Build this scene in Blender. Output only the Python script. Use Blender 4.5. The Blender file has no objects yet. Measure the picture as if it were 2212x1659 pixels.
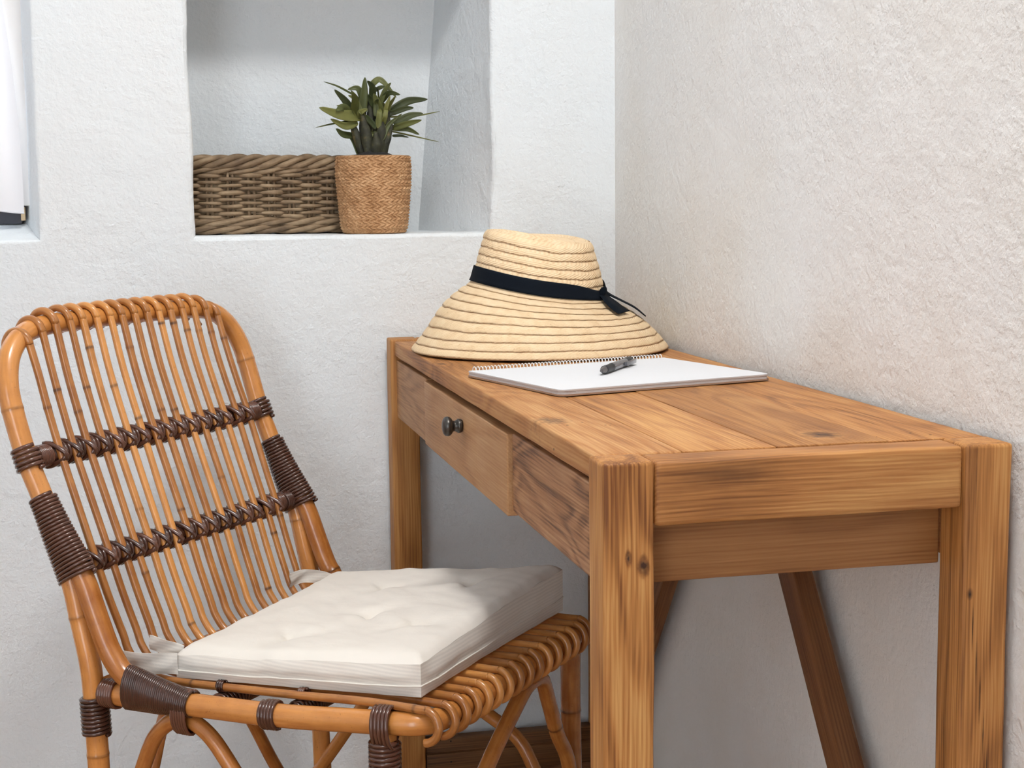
import bpy, bmesh, math, random
from mathutils import Vector, Matrix, noise
random.seed(7)
S = bpy.context.scene
COL = S.collection
V = Vector
PI = math.pi

# ------------------------------------------------------------------ camera
def make_camera():
    yaw, pit, rol = math.radians(13.0753), math.radians(6.8480), math.radians(-0.6267)
    fw = V((math.sin(yaw)*math.cos(pit), math.cos(yaw)*math.cos(pit), -math.sin(pit)))
    r = V((math.cos(yaw), -math.sin(yaw), 0)); u = r.cross(fw)
    c, s = math.cos(rol), math.sin(rol)
    r2 = r*c + u*s; u2 = u*c - r*s
    cd = bpy.data.cameras.new('camera'); cd.sensor_width = 36.0; cd.lens = 3300/2212*36.0
    cd.clip_start = 0.05
    co = bpy.data.objects.new('camera', cd); COL.objects.link(co)
    m = Matrix((r2, u2, -fw)).transposed().to_4x4(); m.translation = V((-0.78422, -2.56716, 0.98993))
    co.matrix_world = m
    S.camera = co
make_camera()

# ------------------------------------------------------------------ light and exposure
RX0, RY0, RZ = -2.7, -3.7, 2.9          # room shell
def make_light():
    w = bpy.data.worlds.new('daylight'); S.world = w; w.use_nodes = True
    bg = w.node_tree.nodes['Background']; bg.inputs[0].default_value = (0.90, 0.95, 1.0, 1); bg.inputs[1].default_value = 5.7
    def area(name, loc, target, size, energy, col, shape='DISK', size_y=None):
        l = bpy.data.lights.new(name, 'AREA'); l.shape = shape; l.size = size; l.energy = energy; l.color = col
        if size_y: l.size_y = size_y
        o = bpy.data.objects.new(name, l); COL.objects.link(o); o.location = loc
        o.rotation_euler = (V(target)-V(loc)).to_track_quat('-Z', 'Y').to_euler()
        return o
    area('ceiling_lamp', (-0.42, -1.62, 2.82), (-0.42, -1.25, 0.0), 0.42, 33, (1.0, 0.982, 0.955))
    p = area('window_portal', (-1.36, 0.20, 1.48), (-1.36, -1, 1.48), 0.8, 0, (1, 1, 1), 'RECTANGLE', 1.1)
    p.data.cycles.is_portal = True
    p = area('fill_door_portal', (-2.0, RY0-0.05, 1.08), (-2.0, 0, 1.08), 1.0, 0, (1, 1, 1), 'RECTANGLE', 2.0)  # portal of the added fill door behind the camera
    p.data.cycles.is_portal = True
make_light()
vs = S.view_settings
S.display_settings.display_device = 'sRGB'
vs.view_transform = 'Standard'; vs.look = 'None'; vs.exposure = 0.10; vs.gamma = 1.0; vs.use_curve_mapping = False
S.cycles.use_denoising = True
S.cycles.max_bounces = 8; S.cycles.diffuse_bounces = 5; S.cycles.sample_clamp_indirect = 8

# ------------------------------------------------------------------ materials
class NT:
    def __init__(s, name):
        s.m = bpy.data.materials.new(name); s.m.use_nodes = True
        s.t = s.m.node_tree; s.b = s.t.nodes['Principled BSDF']
    def n(s, typ, **k):
        nd = s.t.nodes.new(typ)
        for a, v in k.items():
            if a.startswith('i_'):
                key = a[2:]; key = int(key) if key.isdigit() else key.replace('_', ' ')
                if isinstance(v, bpy.types.NodeSocket): s.t.links.new(v, nd.inputs[key])
                else: nd.inputs[key].default_value = v
            else: setattr(nd, a, v)
        return nd
    def set(s, key, v):
        if isinstance(v, bpy.types.NodeSocket): s.t.links.new(v, s.b.inputs[key])
        else: s.b.inputs[key].default_value = v
    def math(s, op, a, b=0.0, c=0.0, clamp=False):
        nd = s.n('ShaderNodeMath', operation=op, use_clamp=clamp, i_0=a, i_1=b, i_2=c); return nd.outputs[0]
    def vmath(s, op, a, b=(0, 0, 0)):
        nd = s.n('ShaderNodeVectorMath', operation=op, i_0=a)
        if isinstance(b, bpy.types.NodeSocket): s.t.links.new(b, nd.inputs[1])
        else: nd.inputs[1].default_value = b
        return nd.outputs['Value'] if op in ('LENGTH', 'DOT_PRODUCT') else nd.outputs[0]
    def noise(s, vec, scale, detail=3, rough=0.5, dist=0.0):
        return s.n('ShaderNodeTexNoise', i_Vector=vec, i_Scale=scale, i_Detail=detail, i_Roughness=rough, i_Distortion=dist).outputs[0]
    def ramp(s, fac, stops):
        nd = s.n('ShaderNodeValToRGB', i_0=fac); cr = nd.color_ramp
        while len(cr.elements) < len(stops): cr.elements.new(0.5)
        for e, (p, c) in zip(cr.elements, stops): e.position = p; e.color = (*c, 1)
        return nd.outputs[0]
    def mix(s, f, a, b, typ='MIX'):
        nd = s.n('ShaderNodeMix', data_type='RGBA', blend_type=typ)
        for i, v in ((0, f), (6, a), (7, b)):
            if isinstance(v, bpy.types.NodeSocket): s.t.links.new(v, nd.inputs[i])
            else: nd.inputs[i].default_value = v if i == 0 else (*v, 1)
        return nd.outputs[2]
    def bump(s, h, strength, dist, prev=None):
        nd = s.n('ShaderNodeBump', i_Height=h, i_Strength=strength, i_Distance=dist)
        if prev is not None: s.t.links.new(prev, nd.inputs['Normal'])
        return nd.outputs[0]
    def obj(s): return s.n('ShaderNodeTexCoord').outputs['Object']
    def uv(s): return s.n('ShaderNodeTexCoord').outputs['UV']
    def rnd(s): return s.n('ShaderNodeObjectInfo').outputs['Random']
    def attr(s, name): return s.n('ShaderNodeAttribute', attribute_name=name).outputs['Fac']

def plaster(name, base, tint, grain=1.0, rough_amt=1.0):
    t = NT(name); P = t.obj()
    lo = t.noise(P, 2.3, 3, 0.55); mid = t.noise(P, 24, 4, 0.6, 0.4)
    gr = t.noise(P, 190*grain, 3, 0.55); gr2 = t.noise(P, 75*grain, 4, 0.6)
    vor = t.n('ShaderNodeTexVoronoi', i_Vector=P, i_Scale=42.0).outputs['Distance']
    pit = t.math('LESS_THAN', vor, 0.10); selm = t.math('GREATER_THAN', t.noise(P, 9, 1), 0.60)
    pit = t.math('MULTIPLY', pit, selm)
    patch = t.ramp(lo, [(0.42, (0, 0, 0)), (0.62, (1, 1, 1))])
    col = t.mix(patch, base, tint)
    t.set('Base Color', col); t.set('Roughness', 0.85); t.set('Specular IOR Level', 0.25)
    h = t.math('MULTIPLY', gr, 0.38); h = t.math('MULTIPLY_ADD', gr2, 0.9, h)
    amp = t.ramp(t.noise(P, 5.0, 2), [(0.30, (.55, .55, .55)), (0.66, (1, 1, 1))])
    h = t.math('MULTIPLY', h, amp)
    h = t.math('MULTIPLY_ADD', pit, -0.5, h)
    b1 = t.bump(h, 0.75*rough_amt, 0.0048); b2 = t.bump(mid, 0.40*rough_amt, 0.007, b1)
    b3 = t.bump(t.noise(P, 7, 2), 0.25*rough_amt, 0.02, b2)
    t.set('Normal', b3)
    return t.m

def wood(name, axis, dark, mid, light, knots=(), ring_k=34.0, rough=0.55, contrast=1.0, seed=None, stretch=1.3, dents=()):
    t = NT(name); P0 = t.obj()
    if seed is None:
        off = t.vmath('MULTIPLY', t.n('ShaderNodeCombineXYZ', i_0=t.rnd(), i_1=t.rnd(), i_2=t.rnd()).outputs[0], (17.3, 9.1, 23.7))
    else: off = t.n('ShaderNodeCombineXYZ', i_0=seed*1.7, i_1=seed*.9, i_2=seed*2.3).outputs[0]
    P = t.vmath('ADD', P0, off)
    def sc(a, o): return tuple(a if i == axis else o for i in range(3))
    wob = t.noise(t.vmath('MULTIPLY', P, sc(5, 12)), 1.0, 2)
    n1 = t.noise(t.vmath('MULTIPLY', P, sc(stretch, 11)), 1.0, 2, 0.45, 0.6)
    ph = n1
    kmask = None
    for (c, r) in knots:
        d = t.vmath('LENGTH', t.vmath('DIVIDE', t.vmath('SUBTRACT', P0, c), r))
        ph = t.math('ADD', ph, t.math('DIVIDE', 0.16, t.math('MULTIPLY_ADD', d, d, 0.8)))
        dn = t.math('MULTIPLY_ADD', t.noise(P0, 130, 3), 1.7, t.math('SUBTRACT', d, 0.4))
        k = t.ramp(dn, [(0.75/2, (1, 1, 1)), (1.35/2, (0, 0, 0))]) if False else t.math('SUBTRACT', 1.55, dn, clamp=True)
        kmask = k if kmask is None else t.math('MAXIMUM', kmask, k)
    ring = t.math('MULTIPLY_ADD', t.math('SINE', t.math('MULTIPLY', ph, ring_k*2.0)), 0.5, 0.5)
    ring = t.math('POWER', ring, 1.6)
    fine = t.noise(t.vmath('MULTIPLY', P, sc(6, 230)), 1.0, 3, 0.6)
    fine2 = t.noise(t.vmath('MULTIPLY', P, sc(11, 520)), 1.0, 2, 0.6)
    line = t.ramp(t.noise(t.vmath('MULTIPLY', P, sc(2.2, 120)), 1.0, 2, 0.5, 0.3), [(0.40, (0, 0, 0)), (0.47, (1, 1, 1)), (0.53, (1, 1, 1)), (0.60, (0, 0, 0))])
    blot = t.noise(t.vmath('MULTIPLY', P, sc(3, 9)), 1.0, 3, 0.55)
    f = t.math('MULTIPLY_ADD', ring, -0.22*contrast, 0.66)
    f = t.math('MULTIPLY_ADD', t.math('SUBTRACT', fine, 0.5), 0.42*contrast, f)
    f = t.math('MULTIPLY_ADD', t.math('SUBTRACT', fine2, 0.5), 0.62*contrast, f)
    cross = t.vmath('DOT_PRODUCT', P, sc(0.0, 1.0))
    wv2 = t.math('MULTIPLY_ADD', t.noise(t.vmath('MULTIPLY', P, sc(2.4, 14)), 1.0, 3, .5), 0.030, cross)
    gl = t.math('SINE', t.math('MULTIPLY', wv2, 2*PI/0.0042))
    gl = t.math('MULTIPLY', gl, t.math('SUBTRACT', t.noise(t.vmath('MULTIPLY', P, sc(5, 26)), 1.0, 2), 0.22, clamp=True))
    f = t.math('MULTIPLY_ADD', gl, 0.24*contrast, f)
    f = t.math('MULTIPLY_ADD', line, -0.085*contrast, f)
    f = t.math('MULTIPLY_ADD', t.math('SUBTRACT', blot, 0.5), 0.80, f)
    f = t.math('MULTIPLY_ADD', t.math('SUBTRACT', t.rnd(), 0.5), 0.14, f)
    col = t.ramp(f, [(0.10, dark), (0.52, mid), (0.95, light)])
    wv = t.n('ShaderNodeTexVoronoi', i_Vector=P, i_Scale=55.0, i_Randomness=1.0).outputs['Distance']
    worm = t.math('MULTIPLY', t.math('LESS_THAN', wv, 0.085), t.math('GREATER_THAN', t.noise(P, 6, 1), 0.63))
    col = t.mix(worm, col, tuple(x*.18 for x in dark))
    if kmask is not None: col = t.mix(kmask, col, (0.055, 0.022, 0.012))
    for (c, r, colr, a) in dents:
        d = t.vmath('LENGTH', t.vmath('DIVIDE', t.vmath('SUBTRACT', P0, c), r))
        dn = t.math('MULTIPLY_ADD', t.noise(P0, 60, 3), 0.8, d)
        col = t.mix(t.math('MULTIPLY', t.math('SUBTRACT', 1.5, dn, clamp=True), a), col, colr)
    t.set('Base Color', col); t.set('Roughness', rough); t.set('Specular IOR Level', 0.35)
    h = t.math('MULTIPLY_ADD', fine, 0.8, t.math('MULTIPLY', ring, -0.45))
    t.set('Normal', t.bump(t.noise(P0, 14, 3), 0.3, 0.006, t.bump(h, 0.35, 0.0016)))
    return t.m

def rattan(name, c0, c1, rough=0.27, coat=0.35):
    t = NT(name); P = t.obj(); U = t.uv(); R = t.rnd()
    su = t.vmath('MULTIPLY', U, (9, 3, 1))
    off = t.n('ShaderNodeCombineXYZ', i_0=t.math('MULTIPLY', R, 31.0), i_1=t.math('MULTIPLY', R, 17.0), i_2=R).outputs[0]
    st = t.noise(t.vmath('ADD', t.vmath('MULTIPLY', U, (16, 5, 1)), off), 1.0, 3, 0.6)
    pt = t.noise(t.vmath('ADD', P, off), 26, 3, 0.6)
    sp = t.noise(t.vmath('ADD', P, off), 330, 2, 0.6)
    f = t.math('MULTIPLY_ADD', t.math('SUBTRACT', st, 0.5), 0.9, t.math('MULTIPLY_ADD', t.math('SUBTRACT', R, 0.5), 0.75, 0.5))
    f = t.math('MULTIPLY_ADD', t.math('SUBTRACT', pt, 0.5), 0.9, f)
    col = t.ramp(f, [(0.0, c0), (0.9, c1)])
    spk = t.ramp(sp, [(0.66, (0, 0, 0)), (0.74, (1, 1, 1))])
    col = t.mix(t.math('MULTIPLY', spk, 0.35), col, tuple(x*.3 for x in c0))
    mk = t.attr('mark')
    col = t.mix(t.math('MULTIPLY', mk, t.math('MULTIPLY_ADD', pt, 2.2, -0.55, clamp=True)), col, (0.05, 0.018, 0.008))
    t.set('Base Color', col); t.set('Roughness', rough); t.set('Coat Weight', coat); t.set('Coat Roughness', 0.16)
    t.set('Normal', t.bump(st, 0.12, 0.001))
    return t.m

def plain(name, col, rough=0.5, metal=0.0, spec=0.5, bump_scale=0, bump_d=0.001, bump_s=0.3, var=0.0, coat=0):
    t = NT(name)
    c = (*col, 1)
    if var:
        P = t.obj(); c = t.mix(t.noise(P, 30, 3, .6), tuple(x*(1-var) for x in col), tuple(min(1, x*(1+var)) for x in col))
    t.set('Base Color', c); t.set('Roughness', rough); t.set('Metallic', metal); t.set('Specular IOR Level', spec)
    if coat: t.set('Coat Weight', coat)
    if bump_scale: t.set('Normal', t.bump(t.noise(t.obj(), bump_scale, 3), bump_s, bump_d))
    return t.m

def cloth(name, col, stripe=None, weave=900.0):
    t = NT(name); P = t.obj()
    c = t.mix(t.noise(P, 12, 3, .6), tuple(x*.95 for x in col), tuple(min(1, x*1.03) for x in col))
    h = t.noise(P, weave, 2, .6)
    if stripe:
        sv = t.math('MULTIPLY_ADD', t.math('SINE', t.math('MULTIPLY', t.vmath('DOT_PRODUCT', t.vmath('ADD', P, t.vmath('MULTIPLY', t.n('ShaderNodeCombineXYZ', i_0=t.noise(P, 8, 2), i_1=0.0, i_2=t.noise(P, 8, 2)).outputs[0], (0.0, 0, 0.006))), (0, 0, 1)), stripe)), .5, .5)
        c = t.mix(t.math('MULTIPLY', t.attr('mark'), t.math('MULTIPLY', sv, .20)), c, tuple(x*.45 for x in col))
    t.set('Base Color', c); t.set('Roughness', 0.9); t.set('Specular IOR Level', 0.15); t.set('Sheen Weight', 0.15)
    t.set('Normal', t.bump(t.noise(P, 38, 3, .55, .5), 0.18, 0.004, t.bump(h, 0.12, 0.0008)))
    return t.m

M = {}
M['plaster'] = plaster('white_plaster', (0.760, 0.806, 0.838), (0.765, 0.797, 0.815), 1.0, 0.85)
M['plaster_right'] = plaster('white_plaster_right', (0.81, 0.81, 0.80), (0.78, 0.762, 0.725), 0.9, 0.72)
M['paint'] = plain('white_paint', (0.80, 0.80, 0.80), 0.7, bump_scale=60, bump_d=.002)
WD, WM, WL = (0.18, 0.066, 0.018), (0.42, 0.180, 0.054), (0.61, 0.325, 0.115)
GD, GM, GL = (0.20, 0.090, 0.036), (0.42, 0.215, 0.092), (0.55, 0.33, 0.165)
M['wood_y'] = wood('oak_lengthwise', 1, WD, WM, WL, ring_k=30)
M['wood_y2'] = wood('oak_lengthwise_edge_plank', 1, WD, WM, (0.58, .32, .13), ring_k=24, seed=3.0, stretch=2.2,
                    knots=[((-0.385, -1.03, 0.752), (0.018, 0.030, 0.02)), ((-0.392, -0.437, 0.75), (0.010, 0.016, .03))])
M['wood_y3'] = wood('oak_lengthwise_dark_plank', 1, WD, (0.36, 0.155, 0.046), (0.52, .265, .09), ring_k=26,
                    knots=[((-0.158, -1.20, 0.76), (0.020, 0.022, 0.02))])
M['wood_x'] = wood('oak_crosswise', 0, WD, WM, WL, ring_k=22, seed=5.0, dents=[((-.29, -1.297, .745), (.05, .02, .016), (.12, .05, .016), .55)])
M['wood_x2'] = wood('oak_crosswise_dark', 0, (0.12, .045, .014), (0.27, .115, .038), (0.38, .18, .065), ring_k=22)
M['wood_z'] = wood('oak_upright', 2, WD, (0.38, 0.162, 0.044), (0.56, .29, .095), ring_k=24)
M['wood_zc'] = wood('oak_upright_cracked', 2, WD, (0.46, 0.20, 0.056), (0.66, .36, .13), ring_k=26, seed=11.0, contrast=1.1,
                    dents=[((-.0507, -1.30, .618), (.0035, .02, .006), (.03, .012, .006), 1.0)]+[((-.0507+.0217*(.615-z)/.168, -1.30, z), (.0009, .02, .026), (.03, .012, .006), 1.0) for z in (.585, .550, .515, .480, .445, .41)]+[((-.0470, -1.30, .725), (.0007, .02, .05), (.10, .04, .014), .8)])
M['wood_zk'] = wood('oak_upright_knotty', 2, (0.18, .062, .015), (0.47, 0.205, 0.057), (0.70, .40, .145), ring_k=20, seed=2.0, contrast=1.25,
                    knots=[((-0.3715, -1.30, 0.666), (0.0060, 0.02, 0.011)), ((-0.386, -1.30, 0.674), (0.0030, 0.02, 0.008))])
M['wood_g'] = wood('oak_fascia', 1, GD, GM, GL, ring_k=26, contrast=.85)
M['wood_gw'] = wood('oak_fascia_wavy', 1, (0.13, .058, .028), (0.37, .18, .082), (0.52, .31, .16), ring_k=40, stretch=3.2, contrast=1.25, seed=9.0)
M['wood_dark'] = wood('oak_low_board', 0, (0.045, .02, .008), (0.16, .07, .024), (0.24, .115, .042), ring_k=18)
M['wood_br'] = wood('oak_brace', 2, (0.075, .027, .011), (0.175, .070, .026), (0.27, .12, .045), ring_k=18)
M['rattan'] = rattan('rattan_pole', (0.33, 0.105, 0.020), (0.63, 0.265, 0.068))
M['rod'] = rattan('rattan_rod', (0.31, 0.112, 0.026), (0.67, 0.30, 0.082), 0.30)
M['bind'] = rattan('dark_binding_cane', (0.040, 0.015, 0.010), (0.125, 0.049, 0.030), 0.25, 0.5)
M['canvas'] = cloth('cream_canvas', (0.80, 0.755, 0.69), stripe=1500)
M['curtain'] = None
M['wicker'] = None
M['floor'] = wood('floor_boards', 0, (0.18, .08, .035), (0.37, .185, .085), (0.47, .27, .135), ring_k=20)

def mk_straw():
    t = NT('straw_braid'); P = t.obj(); U = t.uv()
    sx = t.n('ShaderNodeSeparateXYZ', i_0=U)
    u, v = sx.outputs[0], sx.outputs[1]
    fr = t.math('FRACT', v)
    ch = t.math('ABSOLUTE', t.math('SUBTRACT', fr, 0.5))
    ph = t.math('MULTIPLY_ADD', u, 1.0, t.math('MULTIPLY', ch, 2.4))
    s = t.math('MULTIPLY_ADD', t.math('SINE', t.math('MULTIPLY', ph, 2*PI)), .5, .5)
    nz = t.noise(P, 55, 3, .6); fz = t.noise(P, 420, 2, .6)
    f = t.math('MULTIPLY_ADD', t.math('SUBTRACT', nz, .5), .8, t.math('MULTIPLY_ADD', s, .22, .42))
    col = t.ramp(f, [(0.0, (0.58, 0.36, 0.18)), (0.5, (0.84, 0.63, 0.395)), (1.0, (0.90, 0.75, 0.53))])
    edge = t.ramp(fr, [(0.0, (1, 1, 1)), (0.10, (0, 0, 0))])
    col = t.mix(t.math('MULTIPLY', edge, t.math('MULTIPLY_ADD', nz, 1.0, -.15, clamp=True)), col, (0.42, .23, .09))
    spk = t.ramp(t.noise(P, 240, 2, .5), [(0.68, (0, 0, 0)), (0.75, (1, 1, 1))])
    col = t.mix(t.math('MULTIPLY', spk, .45), col, (0.42, .21, .07))
    t.set('Base Color', col); t.set('Roughness', .75); t.set('Specular IOR Level', .25)
    h = t.math('MULTIPLY_ADD', s, .7, t.math('MULTIPLY', fz, .5))
    t.set('Normal', t.bump(h, .5, .0014))
    return t.m
M['straw'] = mk_straw()

def mk_wicker():
    t = NT('grey_willow'); P = t.obj(); U = t.uv(); R = t.rnd()
    n1 = t.noise(P, 34, 3, .6); st = t.noise(t.vmath('MULTIPLY', U, (10, 4, 1)), 1.0, 3, .6)
    f = t.math('MULTIPLY_ADD', t.math('SUBTRACT', st, .5), .8, t.math('MULTIPLY_ADD', t.math('SUBTRACT', n1, .5), 1.1, .5))
    f = t.math('MULTIPLY_ADD', t.math('SUBTRACT', R, .5), .3, f)
    col = t.ramp(f, [(0.0, (0.075, .048, .030)), (.5, (0.24, .165, .098)), (1.0, (0.46, .345, .22))])
    t.set('Base Color', col); t.set('Roughness', .6); t.set('Specular IOR Level', .3)
    t.set('Normal', t.bump(st, .3, .001))
    return t.m
M['wicker'] = mk_wicker()

def mk_jute():
    t = NT('jute_rope'); P = t.obj()
    n1 = t.noise(P, 45, 3, .6); n2 = t.noise(P, 500, 2, .6)
    f = t.math('MULTIPLY_ADD', t.math('SUBTRACT', n2, .5), .9, n1)
    col = t.ramp(f, [(0.15, (0.28, .14, .06)), (.5, (0.49, .28, .14)), (.85, (0.67, .44, .25))])
    t.set('Base Color', col); t.set('Roughness', .85); t.set('Specular IOR Level', .2)
    t.set('Normal', t.bump(n2, .4, .001))
    return t.m
M['jute'] = mk_jute()

def mk_leaf():
    t = NT('leaf_green'); P = t.obj(); R = t.rnd()
    f = t.math('MULTIPLY_ADD', t.math('SUBTRACT', t.noise(P, 40, 3), .5), .6, R)
    col = t.ramp(f, [(0.0, (0.040, .052, .020)), (.55, (0.085, .100, .030)), (1.0, (0.17, .175, .050))])
    t.set('Base Color', col); t.set('Roughness', .45); t.set('Specular IOR Level', .35)
    return t.m
M['leaf'] = mk_leaf()
def mk_stem():
    t = NT('stem_bark'); P = t.obj()
    col = t.ramp(t.noise(P, 60, 4, .65), [(0.3, (0.012, .013, .010)), (.55, (0.045, .045, .022)), (.8, (0.22, .15, .05))])
    t.set('Base Color', col); t.set('Roughness', .7); t.set('Normal', t.bump(t.noise(P, 180, 3), .5, .002))
    return t.m
M['stem'] = mk_stem()
M['soil'] = plain('dark_soil', (0.018, 0.017, 0.017), .95, bump_scale=260, bump_d=.004, bump_s=.8, var=.5)
M['ribbon'] = plain('navy_ribbon', (0.003, 0.006, 0.011), .8, spec=.12, bump_scale=900, bump_d=.0006)
M['paper'] = plain('white_paper', (0.70, 0.71, 0.735), .8, spec=.2)
M['paper_edge'] = plain('paper_edges', (0.62, 0.58, 0.57), .85, spec=.2, bump_scale=700, bump_d=.0006)
M['card'] = plain('brown_card', (0.34, 0.22, 0.15), .8, spec=.2, var=.15)
M['coil'] = plain('white_coil', (0.82, .80, .78), .35)
M['pen_black'] = plain('black_rubber', (0.008, .011, .015), .45)
M['pen_grey'] = plain('smoky_plastic', (0.10, .10, .115), .22, coat=.5)
M['pen_tip'] = plain('dark_metal_tip', (0.16, .15, .15), .3, metal=.7)
M['pen_ink'] = plain('pen_inner_grey', (0.03, .032, .04), .3)
M['bronze'] = plain('blackened_bronze', (0.085, .080, .075), .33, metal=.85, var=.3)
M['frame_dark'] = plain('dark_window_frame', (0.055, .057, .072), .5)
def mk_curtain():
    t = NT('white_voile'); 
    t.set('Base Color', (0.86, .86, .89, 1)); t.set('Roughness', .9); t.set('Specular IOR Level', .1)
    tr = t.n('ShaderNodeBsdfTranslucent', i_Color=(0.88, .88, .90, 1))
    mx = t.n('ShaderNodeMixShader', i_0=0.16)
    t.t.links.new(t.b.outputs[0], mx.inputs[1]); t.t.links.new(tr.outputs[0], mx.inputs[2])
    t.t.links.new(mx.outputs[0], t.t.nodes['Material Output'].inputs[0])
    t.set('Normal', t.bump(t.noise(t.obj(), 1200, 2), .1, .0005))
    return t.m
M['curtain'] = mk_curtain()
def mk_glass():
    t = NT('window_glass'); t.set('Base Color', (1, 1, 1, 1)); t.set('Roughness', 0.0); t.set('Transmission Weight', 1.0); t.set('IOR', 1.02)
    return t.m
M['glass'] = mk_glass()

# ------------------------------------------------------------------ mesh helpers
class MB:
    """collects pieces of ONE mesh"""
    def __init__(s): s.v = []; s.f = []; s.uv = []; s.mark = []; s.hasuv = False
    def add(s, verts, faces, uv=None, mark=None):
        b = len(s.v); s.v += [tuple(x) for x in verts]; s.f += [tuple(i+b for i in f) for f in faces]
        s.uv += list(uv) if uv else [(0, 0)]*len(verts)
        if uv: s.hasuv = True
        s.mark += list(mark) if mark else [0.0]*len(verts)
        return s
    def bm(s, bm):
        bm.verts.ensure_lookup_table(); bm.verts.index_update()
        s.add([v.co.copy() for v in bm.verts], [[v.index for v in f.verts] for f in bm.faces]); bm.free(); return s
    def build(s, name, mat, parent=None, smooth=True, sharp=None, kind=None):
        me = bpy.data.meshes.new(name); me.from_pydata(s.v, [], s.f)
        if s.hasuv:
            l = me.uv_layers.new(name='UVMap'); 
            for i, lp in enumerate(me.loops): l.data[i].uv = s.uv[lp.vertex_index]
        if any(s.mark):
            a = me.attributes.new('mark', 'FLOAT', 'POINT'); a.data.foreach_set('value', s.mark)
        me.polygons.foreach_set('use_smooth', [smooth]*len(me.polygons))
        if sharp: me.set_sharp_from_angle(angle=math.radians(sharp))
        me.materials.append(mat); me.update()
        o = bpy.data.objects.new(name, me); COL.objects.link(o)
        if parent: o.parent = parent
        if kind: o['kind'] = kind
        return o

def crom(pts, n=8, closed=False):
    pts = [V(p) for p in pts]; out = []; N = len(pts)
    segs = N if closed else N-1
    for i in range(segs):
        g = (lambda k: pts[k % N]) if closed else (lambda k: pts[min(max(k, 0), N-1)])
        p0, p1, p2, p3 = g(i-1), g(i), g(i+1), g(i+2)
        if not closed:
            if i == 0: p0 = p1*2-p2
            if i == segs-1: p3 = p2*2-p1
        for j in range(n):
            t = j/n
            out.append(0.5*((2*p1)+(p2-p0)*t+(2*p0-5*p1+4*p2-p3)*t*t+(3*p1-p0-3*p2+p3)*t*t*t))
    if not closed: out.append(pts[-1])
    return out

def tube(mb, pts, r, sides=12, closed=False, marks=(), node=0.07, mw=1.0, flat=None, caps=True):
    """sweep a round section along pts; r number or function(t in 0..1); marks = arc lengths of cane nodes"""
    pts = [V(p) for p in pts]
    if marks:
        L = [0.0]
        for a, b in zip(pts, pts[1:]): L.append(L[-1]+(b-a).length)
        ins = []
        for m in marks:
            for d in (-.006, -.0028, -.001, 0, .001, .0028, .006): ins.append((m+d))
        def at(s):
            for i in range(len(pts)-1):
                if L[i] <= s <= L[i+1]+1e-9: return pts[i].lerp(pts[i+1], (s-L[i])/max(1e-9, L[i+1]-L[i]))
            return None
        merged = [(l, p) for l, p in zip(L, pts) if all(abs(l-m) > .0065 for m in marks)]
        merged += [(s_, at(s_)) for s_ in ins if 0 < s_ < L[-1] and at(s_) is not None]
        merged.sort(key=lambda q: q[0]); ls = [q[0] for q in merged]; pts = [q[1] for q in merged]
    else:
        ls = [0.0]
        for a, b in zip(pts, pts[1:]): ls.append(ls[-1]+(b-a).length)
    n = len(pts); tot = max(ls[-1], 1e-9)
    T = []
    for i in range(n):
        a = pts[(i-1) % n] if (closed or i) else pts[0]; b = pts[(i+1) % n] if (closed or i < n-1) else pts[-1]
        d = b-a; T.append(d.normalized() if d.length > 1e-12 else V((0, 0, 1)))
    ref = V((0, 0, 1)) if abs(T[0].z) < .9 else V((1, 0, 0))
    N = (ref-T[0]*ref.dot(T[0])).normalized(); Ns = [N]
    for i in range(1, n):
        N = Ns[-1]-T[i]*Ns[-1].dot(T[i]); Ns.append(N.normalized())
    vs_, uv, mk, fs = [], [], [], []
    for i in range(n):
        B = T[i].cross(Ns[i]); rr = r(ls[i]/tot) if callable(r) else r; m = 0.0
        for q in marks:
            d = abs(ls[i]-q)
            if d < .007: rr *= 1+node*max(0, 1-d/.005); m = max(m, mw if d < .0011 else (0.25*mw if d < .003 else 0))
        for k in range(sides):
            a = 2*PI*k/sides; ca, sa = math.cos(a), math.sin(a)
            if flat: off = Ns[i]*(ca*rr*flat[0])+B*(sa*rr*flat[1])
            else: off = (Ns[i]*ca+B*sa)*rr
            vs_.append(pts[i]+off); uv.append((abs(k/sides-.5), ls[i]*4)); mk.append(m)
    for i in range(n if closed else n-1):
        for k in range(sides):
            j = (i+1) % n
            fs.append((i*sides+k, i*sides+(k+1) % sides, j*sides+(k+1) % sides, j*sides+k))
    if not closed and caps:
        fs.append(tuple(range(sides))[::-1]); fs.append(tuple((n-1)*sides+k for k in range(sides)))
    mb.add(vs_, fs, uv, mk); return mb

def box_bm(x0, x1, y0, y1, z0, z1, bev=.003, seg=2):
    bm = bmesh.new(); bmesh.ops.create_cube(bm, size=1)
    for v in bm.verts: v.co = V(((x0+x1)/2+v.co.x*(x1-x0), (y0+y1)/2+v.co.y*(y1-y0), (z0+z1)/2+v.co.z*(z1-z0)))
    if bev: bmesh.ops.bevel(bm, geom=list(bm.edges), offset=bev, segments=seg, profile=.6, affect='EDGES')
    return bm

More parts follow.
